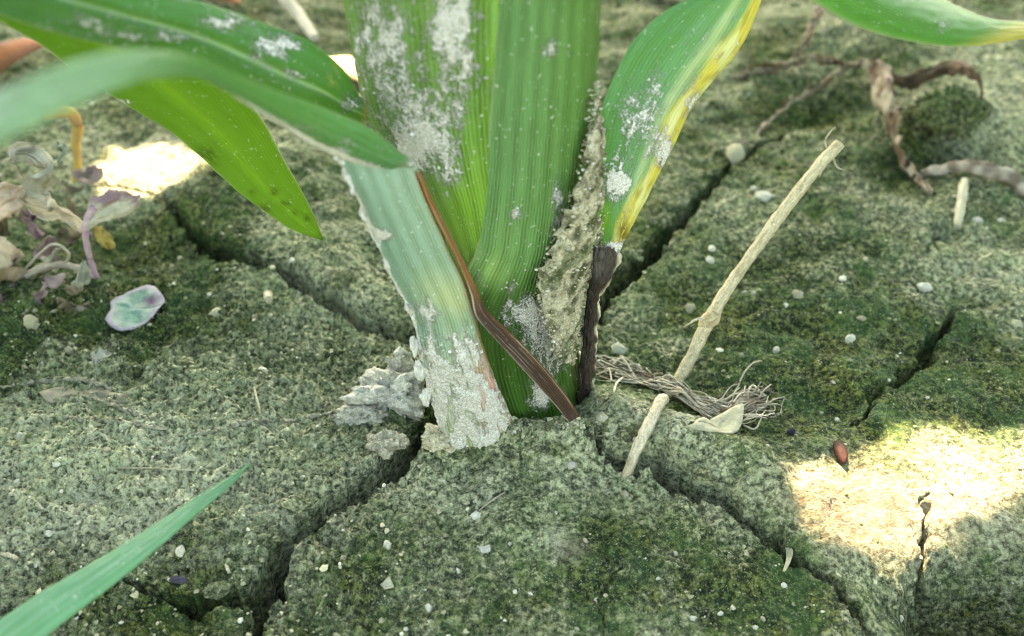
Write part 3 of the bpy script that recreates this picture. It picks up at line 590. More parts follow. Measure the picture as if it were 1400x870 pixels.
# right leaf with yellow margin on a withered sheath
rows = [(828, 345, 846, 346, .55, .65, .02), (822, 325, 854, 326, .55, .7, .06), (814, 296, 868, 300, .55, .8, .12), (811, 250, 890, 258, .6, 1.0, .18), (814, 200, 915, 212, .7, 1.3, .22), (822, 150, 942, 156, .8, 1.6, .22), (838, 108, 970, 116, 1.0, 1.9, .2), (858, 68, 1000, 80, 1.2, 2.2, .2), (882, 38, 1020, 50, 1.4, 2.4, .2), (910, 15, 1033, 20, 1.6, 2.6, .2), (938, -2, 1041, -6, 1.8, 2.7, .2), (975, -40, 1056, -46, 2.0, 2.8, .2), (1030, -110, 1090, -120, 2.2, 2.9, .1)]
def c7(u, t, v, P):
    c = lerp((.05, .19, .08), (.12, .28, .17), sstep(.2, .7, u)); y = sstep(.70, .80, u + .08 * noise2(v * .9, u * 3, 4) + .22 * sstep(.3, .1, t) - .1 * sstep(.45, .75, t))
    c = lerp(c, (.60, .45, .11), y); c = lerp(c, (.62, .58, .40), y * sstep(-.1, .5, noise2(u * 9, v * 1.1, 44)) * .75); c = lerp(c, (.34, .22, .06), y * sstep(.25, .6, noise2(u * 14, v * 2.2, 45)) * .7); c = lerp(c, (.60, .56, .36), np.exp(-((u - .68) / .06) ** 2) * .5 * sstep(.1, .3, t)); c = lerp(c, (.13, .27, .03), spots(P, [(825, 300, 12, 25, .9)]).clip(0, 1))
    return lerp(c, (.16, .055, .015), (spots(P, [(852, 318, 9, 20, 1.0), (905, 222, 8, 12, .5), (890, 255, 6, 8, .4)]) * (noise2(v * 7, u * 20, 6) > -.35)).clip(0, 1))
leaf('leaf_blade', rows, 70, 220, M_BLADE, .035, plant, c7, lambda u, t, v, P: -.0 + spots(P, [(870, 180, 30, 40, .3), (840, 250, 20, 30, .4), (890, 130, 40, 30, .2), (910, 210, 14, 30, .4), (950, 150, 14, 40, .3), (848, 250, 10, 10, .6), (975, 60, 30, 40, .12), (838, 338, 14, 8, .7)]), .03, 1.2, 28)
rows = [(808, 336, 848, 338, .25, .75, .1), (806, 352, 850, 352, .2, .75, .14), (804, 378, 842, 378, .2, .75, .14), (800, 400, 830, 402, .2, .7, .14), (797, 430, 826, 430, .2, .7, .14), (793, 465, 824, 465, .2, .7, .14), (788, 495, 822, 500, .2, .7, .14), (784, 540, 820, 545, .2, .7, .1), (780, 590, 818, 595, .2, .7, .1), (780, 640, 816, 640, .2, .7, .1)]
rows = [(a + 4, b, c - (9 if b > 395 else 2), d, y0, y1, bb) for a, b, c, d, y0, y1, bb in rows]
def c8(u, t, v, P):
    c = lerp((.010, .007, .005), (.028, .019, .015), sstep(.2, .6, u)); c = lerp(c, (.08, .07, .06), spots(P, [(822, 362, 14, 18, .8)]).clip(0, 1)); return lerp(c, (.45, .40, .28), sstep(.80, .93, u + .1 * noise2(v * 3, u, 3)))
ws = leaf('withered_sheath', rows, 46, 160, mat_leaf('withered_sheath', 8, .1, speck=.05, tcol=(.3, .15, .06), veinamt=.5, rough=.5), .05, plant, c8, lambda u, t, v, P: -.3 + .5 * sstep(.85, 1, u) + .5 * sstep(.04, 0, t), .10, 2.4, 29, ragged=.05)
ws['label'] = 'dark brown withered sheath with a pale curled edge'

# ------------------------------------------------------------------ the neighbouring maize row: stalks out of view, leaves overhead that shade the ground
OFF = SUN / SUN[2]
def curve(pts, z=.2):
    q = np.array([gx(a, b, z) for a, b in pts]); q = q[np.argsort(q[:, 0])]; return q
GAPS = {  # leaf joint index: [(upper edge, lower edge)] in ground picture points; leaves shaped to pass the sun patches
  2: [(curve([(1085, 690), (1120, 655), (1180, 642), (1215, 606), (1270, 574), (1400, 584), (1520, 600)]), curve([(1085, 748), (1100, 758), (1180, 756), (1255, 762), (1285, 742), (1340, 705), (1400, 668), (1500, 615)]))],
  4: [(curve([(112, 192), (150, 178), (200, 194), (250, 200), (300, 240)]), curve([(116, 230), (150, 264), (200, 264), (250, 250), (300, 244)]))],
  5: [(curve([(435, 84), (500, 76), (520, 90)]), curve([(435, 100), (490, 134), (520, 120)]))],
}
JO = [-24.0, -12.5, -2.2, 5.0, 11.7, 19.5, 29.0]; xs = np.linspace(-34, 44, 300)
def edges(k, ov):
    c = JO[k] + .5 * np.sin(xs * .11 + k * 1.7) + .25 * np.sin(xs * .31 + k); lo = c - ov; up = c + ov; ms = []    # lo: lower edge of the leaf above, up: upper edge of the leaf below
    for top, bot in GAPS.get(k, []):
        x0, x1 = max(top[0, 0], bot[0, 0]), min(top[-1, 0], bot[-1, 0]); m = (xs >= x0) & (xs <= x1)
        f = sstep(x0 - 2.5, x0, xs) * sstep(x1 + 2.5, x1, xs)
        ty = np.interp(xs, top[:, 0], top[:, 1]); by = np.interp(xs, bot[:, 0], bot[:, 1])
        lo = np.where(m, ty, lo * (1 - f) + (ty - .0) * f * .999); up = np.where(m, by, up * (1 - f) + by * f)
        ms.append((xs >= x0 - .01) & (xs <= x1 + .01)); out = ~np.any(ms, 0) & (lo > up - .4); mid = (lo + up) / 2; lo = np.where(out, mid - .4, lo); up = np.where(out, mid + .4, up)
    return lo, up
for k in range(6):
    lo, _ = edges(k, 1.0); _, up = edges(k + 1, 1.0)
    h = 32 + 3 * (k % 2) + 3 * np.sin((xs + 34) / 78 * math.pi * .9) + .6 * k
    tip = sstep(44, 27, xs) ** .5; base = sstep(-38, -29, xs); midl = (lo + up) / 2; wd = (up - lo) / 2 * tip * (.3 + .7 * base)
    u = np.linspace(-1, 1, 26)[None, :, None]
    c2d = np.stack([xs, midl], 1)[:, None] + u * np.stack([xs * 0, wd], 1)[:, None]
    hh = h[:, None] - 1.2 * np.abs(u[..., 0]) ** 1.3 * 0 + 1.0 * (u[..., 0] ** 2)
    P = np.concatenate([c2d, np.zeros((300, 26, 1))], 2) + OFF[None, None] * hh[..., None]
    sx, sy = P[0, 13, 0] - .6, P[0, 13, 1]
    nb = tag(empty('maize_plant', (sx, sy, 0)), 'maize plant whose pointed green leaf hangs down beside the dusty stalk' if k == 4 else 'tall green maize plant of the neighbouring row, arching a leaf overhead', 'maize plant', 'maize plants of the neighbouring row')
    V, F, C = tube_mesh([(sx, sy, -2), (sx, sy, 10), (sx + .3, sy, 25), (sx + .2, sy, P[0, 13, 2] + 6), (sx, sy, P[0, 13, 2] + 26)], [1.3, 1.2, 1.1, 1.0, .6], 16, 60, .05)
    mesh_obj('stalk', V, [F, C], M_CANOPY, nb, col=np.tile((.1, .22, .04), (len(V), 1)), dust=np.full(len(V), -.5), uv=np.column_stack([np.arctan2(V[:, 1] - sy, V[:, 0] - sx) / 6.283 + .5, V[:, 2]]))
    leaf('leaf_blade', None, 0, 0, M_CANOPY, .03, nb, cb((.05, .15, .025), (.2, .3, .12)), lambda u, t, v, P: np.full(u.shape, -.5), 0, 1, 50 + k, P=P)
    if k == 4:                              # its lowest leaf hangs into view, tip pointing at the stalk
        rows = [(-330, -150, -290, -210, -3, -3.6, .2), (-160, -60, -100, -130, -1.6, -2.4, .3), (-60, -2, 10, -62, -.8, -1.6, .3), (5, 32, 85, -24, -.2, -1.0, .32), (62, 66, 185, 22, .3, -.4, .35), (133, 120, 285, 82, .8, .1, .35), (189, 153, 338, 134, 1.0, .5, .33), (241, 186, 364, 172, 1.2, .8, .3), (298, 237, 388, 218, 1.4, 1.1, .25), (346, 278, 411, 258, 1.5, 1.3, .2), (402, 314, 430, 296, 1.6, 1.5, .1), (440, 329, 442, 326, 1.7, 1.7, 0)]
        def c9(u, t, v, P):
            c = lerp((.06, .18, .03), (.10, .23, .03), sstep(.2, .8, t)); c = lerp(c, (.17, .33, .04), np.exp(-((u - .52) / .07) ** 2) * .7); c = lerp(c, (.02, .06, .012), (spots(P, [(282, 214, 14, 12, 1.6), (362, 286, 8, 6, 1.6), (375, 262, 5, 5, 1.5), (390, 278, 6, 4, 1.5), (345, 262, 4, 4, 1.2), (420, 298, 5, 5, 1.2), (300, 120, 4, 4, 1), (404, 290, 4, 4, 1.2)]) * (noise2(u * 24, v * 5, 3) > -.2)).clip(0, 1))  # paler towards the tip, painting in the glow of light through the leaf
            return lerp(c, (.55, .53, .45), (np.exp(-(np.minimum(u, 1 - u) / .012) ** 2)).clip(0, 1) * .8)
        lf = leaf('leaf_blade', rows, 60, 240, mat_leaf('backlit_blade', 26, .5, tcol=(.42, .62, .12), veinamt=.35, bump=.0001, dscale=.7), .03, nb, c9, lambda u, t, v, P: -.3 + spots(P, [(165, 140, 30, 10, .6), (100, 60, 30, 12, .35)]), .03, 1, 58, fold=-.02)
        lf['label'] = 'hanging green leaf with its pointed tip by the stalk'

# ------------------------------------------------------------------ plant litter and small things on the soil
def on(px, py, lift=0.0): p = Gh(px, py); p[2] = hz(p[0], p[1])[0] + lift; return p
def blade3(name, pts, mat, th, colf, dustf=None, parent=None, nu=24, nv=120, ripple=.02, seed=0, ragged=0.0, roll=0.0, tilt=0.0, cup=0.0):
    """ribbon along 3-D points (x,y,z,width); tilt turns the blade about its length, cup curls it"""
    R = catmull(np.asarray(pts, float), nv); T, A, B = frames(R[:, :3]); a = tilt + roll * np.linspace(0, 1, nv)
    W = A * np.cos(a)[:, None] + B * np.sin(a)[:, None]; Nn = np.cross(T, W); u = np.linspace(-.5, .5, nu)[None, :, None]
    P = R[:, None, :3] + u * W[:, None] * R[:, 3][:, None, None] + Nn[:, None] * (cup * R[:, 3][:, None, None] * (4 * u * u - .5))
    return leaf(name, None, 0, 0, mat, th, parent, colf, dustf, ripple, 1.0, seed, ragged, P=P)
def flat(c0, c1=None, sc=3.0, sd=1):
    c1 = c1 if c1 is not None else np.asarray(c0) * .6
    return lambda u, t, v, P: lerp(c0, c1, sstep(-.4, .5, noise3(P.reshape(-1, 3) * sc, sd).reshape(u.shape)))
def tube_obj(name, pts, rad, mat, col, parent=None, seg=8, n=None, rough=.15, seed=0, col2=None):
    V, F, C = tube_mesh(pts, rad, seg, n, rough, seed); nn = (len(V) - 2) // seg
    a = noise3(V * 3.0, seed + 3)[:, None] * .5 + .5; c = np.asarray(col) * (1 - a) + np.asarray(col2 if col2 is not None else np.asarray(col) * .7) * a
    th = np.tile(np.arange(seg) / seg, nn); L = np.repeat(np.arange(nn) * .3, seg); uv = np.column_stack([np.append(th, [0, 0]), np.append(L, [0, 0])])
    return mesh_obj(name, V, [F, C], mat, parent, col=c, uv=uv)

def deadcol(u, t, v, P):
    a = noise3(P.reshape(-1, 3) * 2.2, 5).reshape(u.shape); c = lerp((.16, .10, .06), (.42, .36, .27), sstep(-.3, .4, a)); return lerp(c, (.05, .03, .02), sstep(.3, .6, noise3(P.reshape(-1, 3) * 4, 7).reshape(u.shape)))
# near grass-like leaf in the lower left
P0 = [U(-260, 1060, -11.0), U(-130, 975, -9.6), U(-30, 905, -8.4), U(60, 838, -7.3), U(140, 785, -6.3), U(210, 735, -5.2), U(270, 690, -4.1), U(315, 657, -3.3), U(341, 634, -2.8)]
Wd = [.8, .8, .76, .70, .58, .44, .30, .18, .04]
o = blade3('maize_leaf', [(*p, w) for p, w in zip(P0, Wd)], M_BLADE, .03, cb((.12, .32, .19), (.26, .44, .32), midamt=.6, edge=(.10, .22, .10)), lambda u, t, v, P: np.full(u.shape, -.3), nu=30, nv=150, seed=60, tilt=.55, cup=.10)
tag(o, 'narrow blue-green leaf tip reaching over the pale crumbly soil plate', 'leaf')

# leaf lying at the back right
rows = [(1040, -70, 1110, -110, 13, 15, .3), (1085, -30, 1180, -70, 12, 14, .5), (1120, 8, 1235, -30, 11.4, 13.6, .6), (1180, 40, 1275, -8, 10.8, 13, .6), (1250, 58, 1315, 10, 10.4, 12.4, .5), (1320, 64, 1345, 22, 10.2, 11.6, .3), (1390, 55, 1395, 30, 10.2, 11.0, .2), (1470, 40, 1472, 28, 10.4, 10.8, .1), (1540, 30, 1540, 26, 10.6, 10.8, 0)]
def c10(u, t, v, P):
    c = lerp((.065, .24, .025), (.12, .30, .10), u); c = lerp(c, (.60, .47, .12), sstep(.60, .75, t + .12 * (1 - u) - .08)); return lerp(c, (.4, .36, .22), np.exp(-(np.minimum(u, 1 - u) / .03) ** 2) * .6)
o = leaf('maize_leaf', rows, 46, 160, M_BLADE, .035, None, c10, lambda u, t, v, P: -.2 + spots(P, [(1290, 35, 20, 16, .4), (1240, 20, 25, 14, .25)]), .05, 1, 61)
tag(o, 'bright green leaf turning yellow towards its tip, above the withered vine', 'leaf')

# the straw leaning out of the crack, passing under the root fibres
a, b, c_, d, e = Gh(850, 662), on(905, 558), on(925, 525), None, None
a[2] -= .5; b[2] += -.02; c_ = on(921, 530, .06)
pts = [on(908, 552, -.35), c_, U(945, 488, c_[1] + .5), U(970, 437, c_[1] + 1.1), U(1000, 388, c_[1] + 1.7), U(1055, 310, c_[1] + 2.6), U(1105, 245, c_[1] + 3.4), U(1148, 196, c_[1] + 4.0)]
tp = on(908, 556, .14); bt = G(852, 662, .1); lp = [bt + (tp - bt) * f for f in np.linspace(0, 1, 7)]
ex = max(0.0, max(hz(w_[0], w_[1])[0] + .09 - w_[2] for w_ in lp[2:])); lp = [w_ + np.array([0, -.3, 1.0]) * ex * (1 - (2 * f - 1) ** 4) * .9 + [0, 0, .06 * f] for w_, f in zip(lp, np.linspace(0, 1, 7))]
tag(tube_obj('straw_piece', lp, [.11, .13, .14, .145, .14, .13, .10], M_STRAW, (.60, .54, .40), None, 14, 50, .2, 7, (.44, .38, .26)), 'thick pale straw piece stuck into the crack below the root fibres', 'straw')
straw = tag(empty('straw_stalk', pts[0]), 'long pale dry straw stalk with a node, leaning out of the root fibres', 'straw')
tube_obj('stem', pts, [.12, .15, .155, .19, .15, .155, .16, .15], M_STRAW, (.62, .54, .36), straw, 14, 110, .16, 3, (.48, .40, .25))
nd = U(970, 437, c_[1] + 1.05)
tube_obj('node', [nd + [-.16, -.05, -.24], nd + [-.05, 0, -.08], nd + [.04, 0, .06], nd + [.14, .05, .22]], [.14, .215, .21, .15], M_STRAW, (.60, .50, .30), straw, 14, 20, .2, 4)
for k, (q, r) in enumerate([([U(968, 440, nd[1]), U(955, 436, nd[1] - .2), U(935, 447, nd[1] - .3)], .045), ([U(1135, 212, pts[-1][1]), U(1128, 195, pts[-1][1]), U(1134, 182, pts[-1][1]), U(1142, 174, pts[-1][1])], .035),
                            ([U(1138, 214, pts[-1][1] - .1), U(1144, 228, pts[-1][1] - .2), U(1154, 233, pts[-1][1] - .2)], .03), ([U(1128, 222, pts[-1][1] - .2), U(1120, 242, pts[-1][1] - .25)], .05), ([U(980, 415, nd[1] - .2), U(1001, 385, nd[1] + .3)], .05)]):
    tube_obj('fibre', q, [r] + [r * .8] * (len(q) - 2) + [r * .35], M_STRAW, (.66, .60, .44), straw, 6, 14, .3, k)

# dry root fibres draped along the ridge
mat_root = empty('root_fibres', on(900, 540)); tag(mat_root, 'mat of dry grey-brown root fibres draped on the soil ridge', 'root fibres')
line = [(800, 497), (822, 505), (850, 512), (885, 522), (920, 538), (955, 556), (985, 566), (1015, 562), (1040, 550), (1052, 545)]
base = catmull(np.array([on(*p) for p in line]), 40); tubes = []; r = np.random.default_rng(5)
blade3('leaf_scrap', [(*p_, w_) for p_, w_ in zip(base[0:37:4] + [0, 0, .05], (.25, .5, .6, .55, .5, .45, .5, .6, .7, .4))], M_DEAD, .03, lambda u, t, v, P: deadcol(u, t, v, P), None, mat_root, 26, 140, .16, 171, ragged=.12, roll=.6, cup=.12)
for k in range(210):
    i0 = r.integers(0, 33); i1 = min(39, i0 + r.integers(5, 15)); q = base[i0:i1:2].copy()
    if len(q) < 3: continue
    f = np.arange(i0, i1, 2) / 39; spread = .13 + .15 * np.exp(-((f - .86) / .12) ** 2) + .08 * np.exp(-(f / .12) ** 2)
    off = r.normal(0, .9, 2); q[:, 0] += off[0] * spread + r.normal(0, .06, len(q)); q[:, 1] += off[1] * spread * 1.6 + r.normal(0, .08, len(q)) + r.normal(0, .12) * np.linspace(-1, 1, len(q))
    q[:, 2] = hz(q[:, 0], q[:, 1]) + .02 + abs(r.normal(0, .05)) + np.abs(r.normal(0, .03, len(q))) + .16 * np.exp(-((f - .86) / .1) ** 2) * r.random() + .34 * np.exp(-((q[:, 0] - base[18, 0]) / .3) ** 2) * r.uniform(.6, 1)
    tubes.append(tube_mesh(q, list(r.uniform(.010, .034) * np.linspace(1, .5, len(q))), 5, 14, .3, k))
V, F = join(tubes); cl = np.array([(.38, .34, .26), (.20, .17, .12), (.52, .48, .38), (.08, .07, .05)])[np.random.default_rng(3).choice(4, len(tubes), p=[.4, .25, .2, .15])]
cols = np.concatenate([np.tile(c0, (len(tb[0]), 1)) for c0, tb in zip(cl, tubes)])
o = mesh_obj('fibres', V, F, M_FIBRE, mat_root, col=cols); o['kind'] = 'stuff'
for k, (ps, w) in enumerate([([(835, 505), (850, 498), (868, 520)], .035), ([(832, 503), (834, 515), (836, 524)], .022), ([(860, 513), (850, 522), (842, 535), (838, 545)], .03), ([(1022, 535), (1030, 526), (1040, 540), (1048, 546)], .03)]):
    tube_obj('root', [on(*p, .10) for p in ps], w, M_FIBRE, (.55, .50, .40), mat_root, 6, 16, .2, k)
# rounded mound of dead moss at its end
def lump(name, p, r, col, col2, parent=None, mat=None, amp=.35, seed=0, f=1.4, sub=ICO5, sink=.3, extra=None):
    V0, F0 = sub; n0 = noise3(V0 * f + seed, seed); n1 = noise3(V0 * f * 3 + seed, seed + 1); n2 = noise3(V0 * f * 8, seed + 2) + .7 * noise3(V0 * f * 18, seed + 3)
    V = V0 * (1 + amp * n0 + amp * .45 * n1 + amp * .26 * n2)[:, None] * np.asarray(r); V = V + p + np.array([0, 0, np.asarray(r)[2] * (1 - sink) - np.asarray(r)[2] * .5])
    a = (noise3(V * 4, seed + 5) * .5 + .5)[:, None]; a2 = (noise3(V * 14, seed + 6) * .5 + .5)[:, None]; a = .5 * a + .5 * a2
    return mesh_obj(name, V, F0, mat or M_CRUST, parent, col=np.asarray(col) * (1 - a) + np.asarray(col2) * a, extra={k: np.full(len(V), v) for k, v in (extra or {}).items()})

# pale crusted clod left of the foot, with a rootlet hanging into the crack
clod = tag(empty('soil_clod', on(530, 560)), 'white crusted soil clod with a hanging rootlet beside the stalk foot', 'soil clod')
pc = on(536, 556); lump('clod', pc + [0, .1, .2], (.95, .6, .55), (.38, .38, .32), (.70, .69, .62), clod, amp=.5, seed=4, f=1.9)
lump('clod', on(492, 572) + [0, 0, .02], (.55, .3, .2), (.36, .35, .28), (.58, .57, .48), clod, amp=.5, seed=8, f=1.7)
lump('clod', on(548, 520) + [0, .1, .2], (.35, .3, .5), (.40, .40, .34), (.70, .69, .62), clod, amp=.5, seed=12, f=1.8)
tube_obj('rootlet', [pc + [-.2, -.5, .3], U(521, 590, pc[1] - .62), U(519, 615, pc[1] - .7), U(522, 640, pc[1] - .75), U(523, 668, pc[1] - .9)], [.05, .045, .04, .04, .03], M_FIBRE, (.45, .40, .30), clod, 7, 26, .3, 2)
tube_obj('rootlet', [pc + [-.1, -.5, .1], U(530, 600, pc[1] - .6), U(540, 605, pc[1] - .5), U(552, 596, pc[1] - .4)], [.03, .03, .03, .025], M_FIBRE, (.5, .46, .36), clod, 6, 20, .3, 3)
tag(lump('soil_clod', on(534, 660) + [0, 0, .05], (.40, .3, .25), (.30, .29, .21), (.50, .48, .38), None, amp=.6, seed=15, f=1.8), 'small tan soil clod wedged low in the crack under the rootlet', 'soil clod')
tag(lump('soil_clod', on(603, 603) + [0, 0, .08], (.42, .3, .28), (.42, .38, .24), (.60, .56, .42), None, amp=.5, seed=18, f=1.5), 'small yellowish soil clod at the foot of the white crusted sheath', 'soil clod')
P_ = on(560, 500); o = blade3('straw_chip', [(*U(543, 478, P_[1]), .28), (*U(556, 495, P_[1] - .1), .36), (*U(570, 515, P_[1] - .2), .30)], M_STRAW, .12, flat((.62, .62, .56)), nu=12, nv=30, seed=62, ripple=.03); tag(o, 'flat whitish straw chip standing between white clod and stalk', 'straw')
# rubble fallen into the cracks and around the foot
for k, (px, py, s_) in enumerate([(560, 640, .3), (575, 625, .22), (548, 655, .18), (520, 690, .25), (420, 740, .3), (380, 775, .28), (860, 590, .25), (815, 600, .2), (760, 612, .22), (700, 618, .2), (735, 606, .16), (300, 815, .25), (905, 300, .3), (860, 372, .3), (330, 352, .25), (475, 430, .35), (640, 612, .2), (1290, 185, .35), (530, 452, .3), (955, 690, .2)]):
    p = on(px, py); tag(lump('soil_lump', p + [0, 0, -.03], (s_, s_ * .8, s_ * .6), (.13, .13, .08), (.30, .29, .20), None, M_SOIL, .6, 30 + k, 1.6, ICO4, extra={'moss': .45, 'pale': .15, 'clay_sun': .1}), 'small grey-green soil lump at the edge of a crack', 'soil lump', 'soil lumps along the cracks')

# flakes and chips lying flat
def flake(name, pts, col, label, cat, group=None, lift=.03, th=.03, mat=None, seed=0, ripple=.02):
    pts = np.array(pts, float); pts = catmull(np.vstack([pts, pts[:1]]), len(pts) * 3 + 1)[:-1] if len(pts) > 6 else pts; q = np.array([on(*p) for p in pts]); c0 = q.mean(0); n_ = len(q); rings = []
    for f in (1.0, .7, .35): rings.append(c0 + (q - c0) * f)
    V = np.vstack(rings + [c0[None]]); V[:, 2] = np.maximum(hz(V[:, 0], V[:, 1]), c0[2] - .1) + lift + ripple * noise3(V * 3, seed); m = len(V)
    i = np.arange(n_); j = (i + 1) % n_; Q = np.vstack([np.stack([i + n_ * k, j + n_ * k, j + n_ * (k + 1), i + n_ * (k + 1)], 1) for k in range(2)]); T3 = np.stack([i + 2 * n_, j + 2 * n_, np.full(n_, 3 * n_)], 1)
    VV = np.vstack([V + [0, 0, th], V - [0, 0, th]]); side = np.stack([j, i, i + m, j + m], 1)
    a = (noise3(VV * 5, seed + 1) * .5 + .5)[:, None]; c = np.asarray(col) * (1 - .35 * a)
    return tag(mesh_obj(name, VV, [np.vstack([Q, Q[:, ::-1] + m, side]), np.vstack([T3, T3[:, ::-1] + m])], mat or M_DEAD, col=c), label, cat, group)
flake('leaf_flake', [(938, 588), (960, 582), (985, 580), (1010, 571), (1013, 580), (1008, 594), (980, 596), (955, 592)], (.62, .60, .42), 'pale yellow dry leaf flake below the root fibres', 'leaf flake', seed=1)
flake('leaf_flake', [(813, 568), (822, 564), (832, 570), (826, 577), (816, 575)], (.60, .58, .42), 'small cream flake on the soil ridge beside the dark brown margin', 'leaf flake', seed=2)
flake('stone_chip', [(835, 478), (845, 470), (858, 480), (852, 487), (838, 486)], (.52, .55, .44), 'flat pale green stone chip behind the root fibres', 'stone', seed=3)
flake('stone_chip', [(520, 799), (533, 793), (539, 804), (526, 808)], (.60, .60, .45), 'square pale stone chip on the front soil plate', 'stone', seed=4)
flake('stone_chip', [(124, 488), (138, 481), (154, 485), (146, 495), (130, 501)], (.60, .60, .52), 'wide pale stone chip beside the dry leaf imprint', 'stone', seed=5)
flake('stone_chip', [(652, 750), (660, 753), (670, 747), (671, 757), (660, 761)], (.68, .68, .60), 'jagged white stone chip on the front soil plate', 'stone', seed=6)
pl_ = on(187, 430, .12); a_ = np.linspace(0, 2 * math.pi, 41)[:-1]; rr_ = np.linspace(0, 1, 12)
Rr, Aa = np.meshgrid(rr_, np.linspace(0, 2 * math.pi, 49)); xx = Rr * np.cos(Aa) * .72 * (1 + .10 * np.sin(3 * Aa + 1) + .06 * np.sin(7 * Aa)); yy = Rr * np.sin(Aa) * .95 * (1 + .08 * np.sin(2 * Aa))
zz = .10 * Rr ** 2 * (1 + .8 * np.sin(2 * Aa + .6)) + .05 * noise2(xx * 3, yy * 3, 5) + .03 * noise2(xx * 8, yy * 8, 6)
def teal(u, t, v, P):
    e = np.broadcast_to(np.linspace(0, 1, P.shape[1])[None], u.shape); c = lerp((.13, .30, .24), (.34, .44, .38), sstep(-.3, .4, noise3(P.reshape(-1, 3) * 3, 3).reshape(u.shape)))
    c = lerp(c, (.42, .34, .44), sstep(.72, .95, e) * .8); return lerp(c, (.16, .08, .16), (blob(207, 412, 9, 7)(P) * 1.2).clip(0, 1))
tag(leaf('seedling_leaf', None, 0, 0, M_DEAD, .025, None, teal, None, P=np.stack([pl_[0] + xx, pl_[1] + yy, pl_[2] + zz], -1)), 'round teal seedling leaf with purplish rim lying on dark moss', 'leaf')
flake('dry_leaf', [(55, 540), (95, 530), (140, 532), (180, 548), (160, 552), (110, 545), (70, 552)], (.46, .42, .32), 'thin grey-tan leaf remnant pressed into the crumbly plate', 'leaf', seed=8, lift=.01)
for k, ln in enumerate([[(0, 530), (50, 521), (110, 522), (165, 535)], [(60, 562), (110, 575), (160, 582), (230, 590)], [(240, 596), (300, 590), (345, 582), (400, 574), (455, 566)], [(130, 548), (180, 565), (205, 575)]]):
    tag(tube_obj('dry_root', [on(*p, -.01) for p in ln], [.03] + [.065] * (len(ln) - 2) + [.03], M_CRUST, (.44, .42, .33), None, 8, 70, 1.1, k, (.24, .24, .16)), 'thin dry grey root lying half buried in the crumbly plate', 'root', 'dry roots on the crumbly plate')
# small straw bits
for k, (a, b, w, lb, up) in enumerate([((362, 366), (369, 418), .16, 'short pale straw piece beside the crack left of the stalk', .25), ((1316, 254), (1308, 312), .16, 'short grey-green straw piece under the dry twig', .2), ((0, 755), (26, 765), .06, 'short yellow straw sliver beside the near leaf tip', .05), ((268, 648), (160, 640), .02, 'fine curved tan fibre on the crumbly plate', .03), ((350, 540), (358, 575), .03, 'thin grass sliver standing on the crumbly plate', .15), ((323, 812), (326, 826), .04, 'tiny white straw sliver at the rim of the small plate', .08), ((815, 588), (848, 600), .03, 'tiny tan splinter lying by the brown margin', .05), ((690, 672), (655, 700), .025, 'thin tan rootlet tip by a white pebble', .03)]):
    p, q = on(*a, up), on(*b, up * .5); m_ = (p + q) / 2 + [0, 0, .03]; tag(tube_obj('straw_piece', [p, m_, q], [w * .8, w, w * .7], M_STRAW, (.60, .56, .40), None, 8, 14, .25, k), lb, 'straw')
ys_ = G(1078, 758, .1)[1]
o = blade3('straw_chip', [(*U(1072, 737, ys_ + .35), .07), (*U(1079, 752, ys_), .15), (*U(1078, 766, ys_ - .3), .1), (*U(1072, 781, ys_ - .6), .04)], M_STRAW, .04, flat((.62, .58, .40)), nu=8, nv=24, seed=63); tag(o, 'cream plant shred bridging the thin crack on the right', 'straw')
# husk, seeds
p = on(1148, 622, .12); o = lump('seed_husk', p, (.14, .34, .16), (.035, .012, .009), (.10, .036, .028), None, M_DEAD, .15, 21, 1.2, ICO3, .5); tag(o, 'reddish brown seed husk standing at the rim of the sunlit patch', 'husk')
p = on(262, 840); o = lump('dark_seed', p + [0, 0, .05], (.20, .09, .08), (.03, .03, .045), (.07, .07, .10), None, M_CRUST, .2, 22, 1.2, ICO2, .3); tag(o, 'dark oblong seed on the small mossy plate', 'seed')
p = on(1082, 590); o = lump('dark_seed', p + [0, 0, .05], (.09, .08, .09), (.02, .02, .035), (.05, .05, .09), None, M_CRUST, .3, 23, 1.2, ICO2, .3); tag(o, 'tiny blue-black seed on the ridge near the pale flake', 'seed')
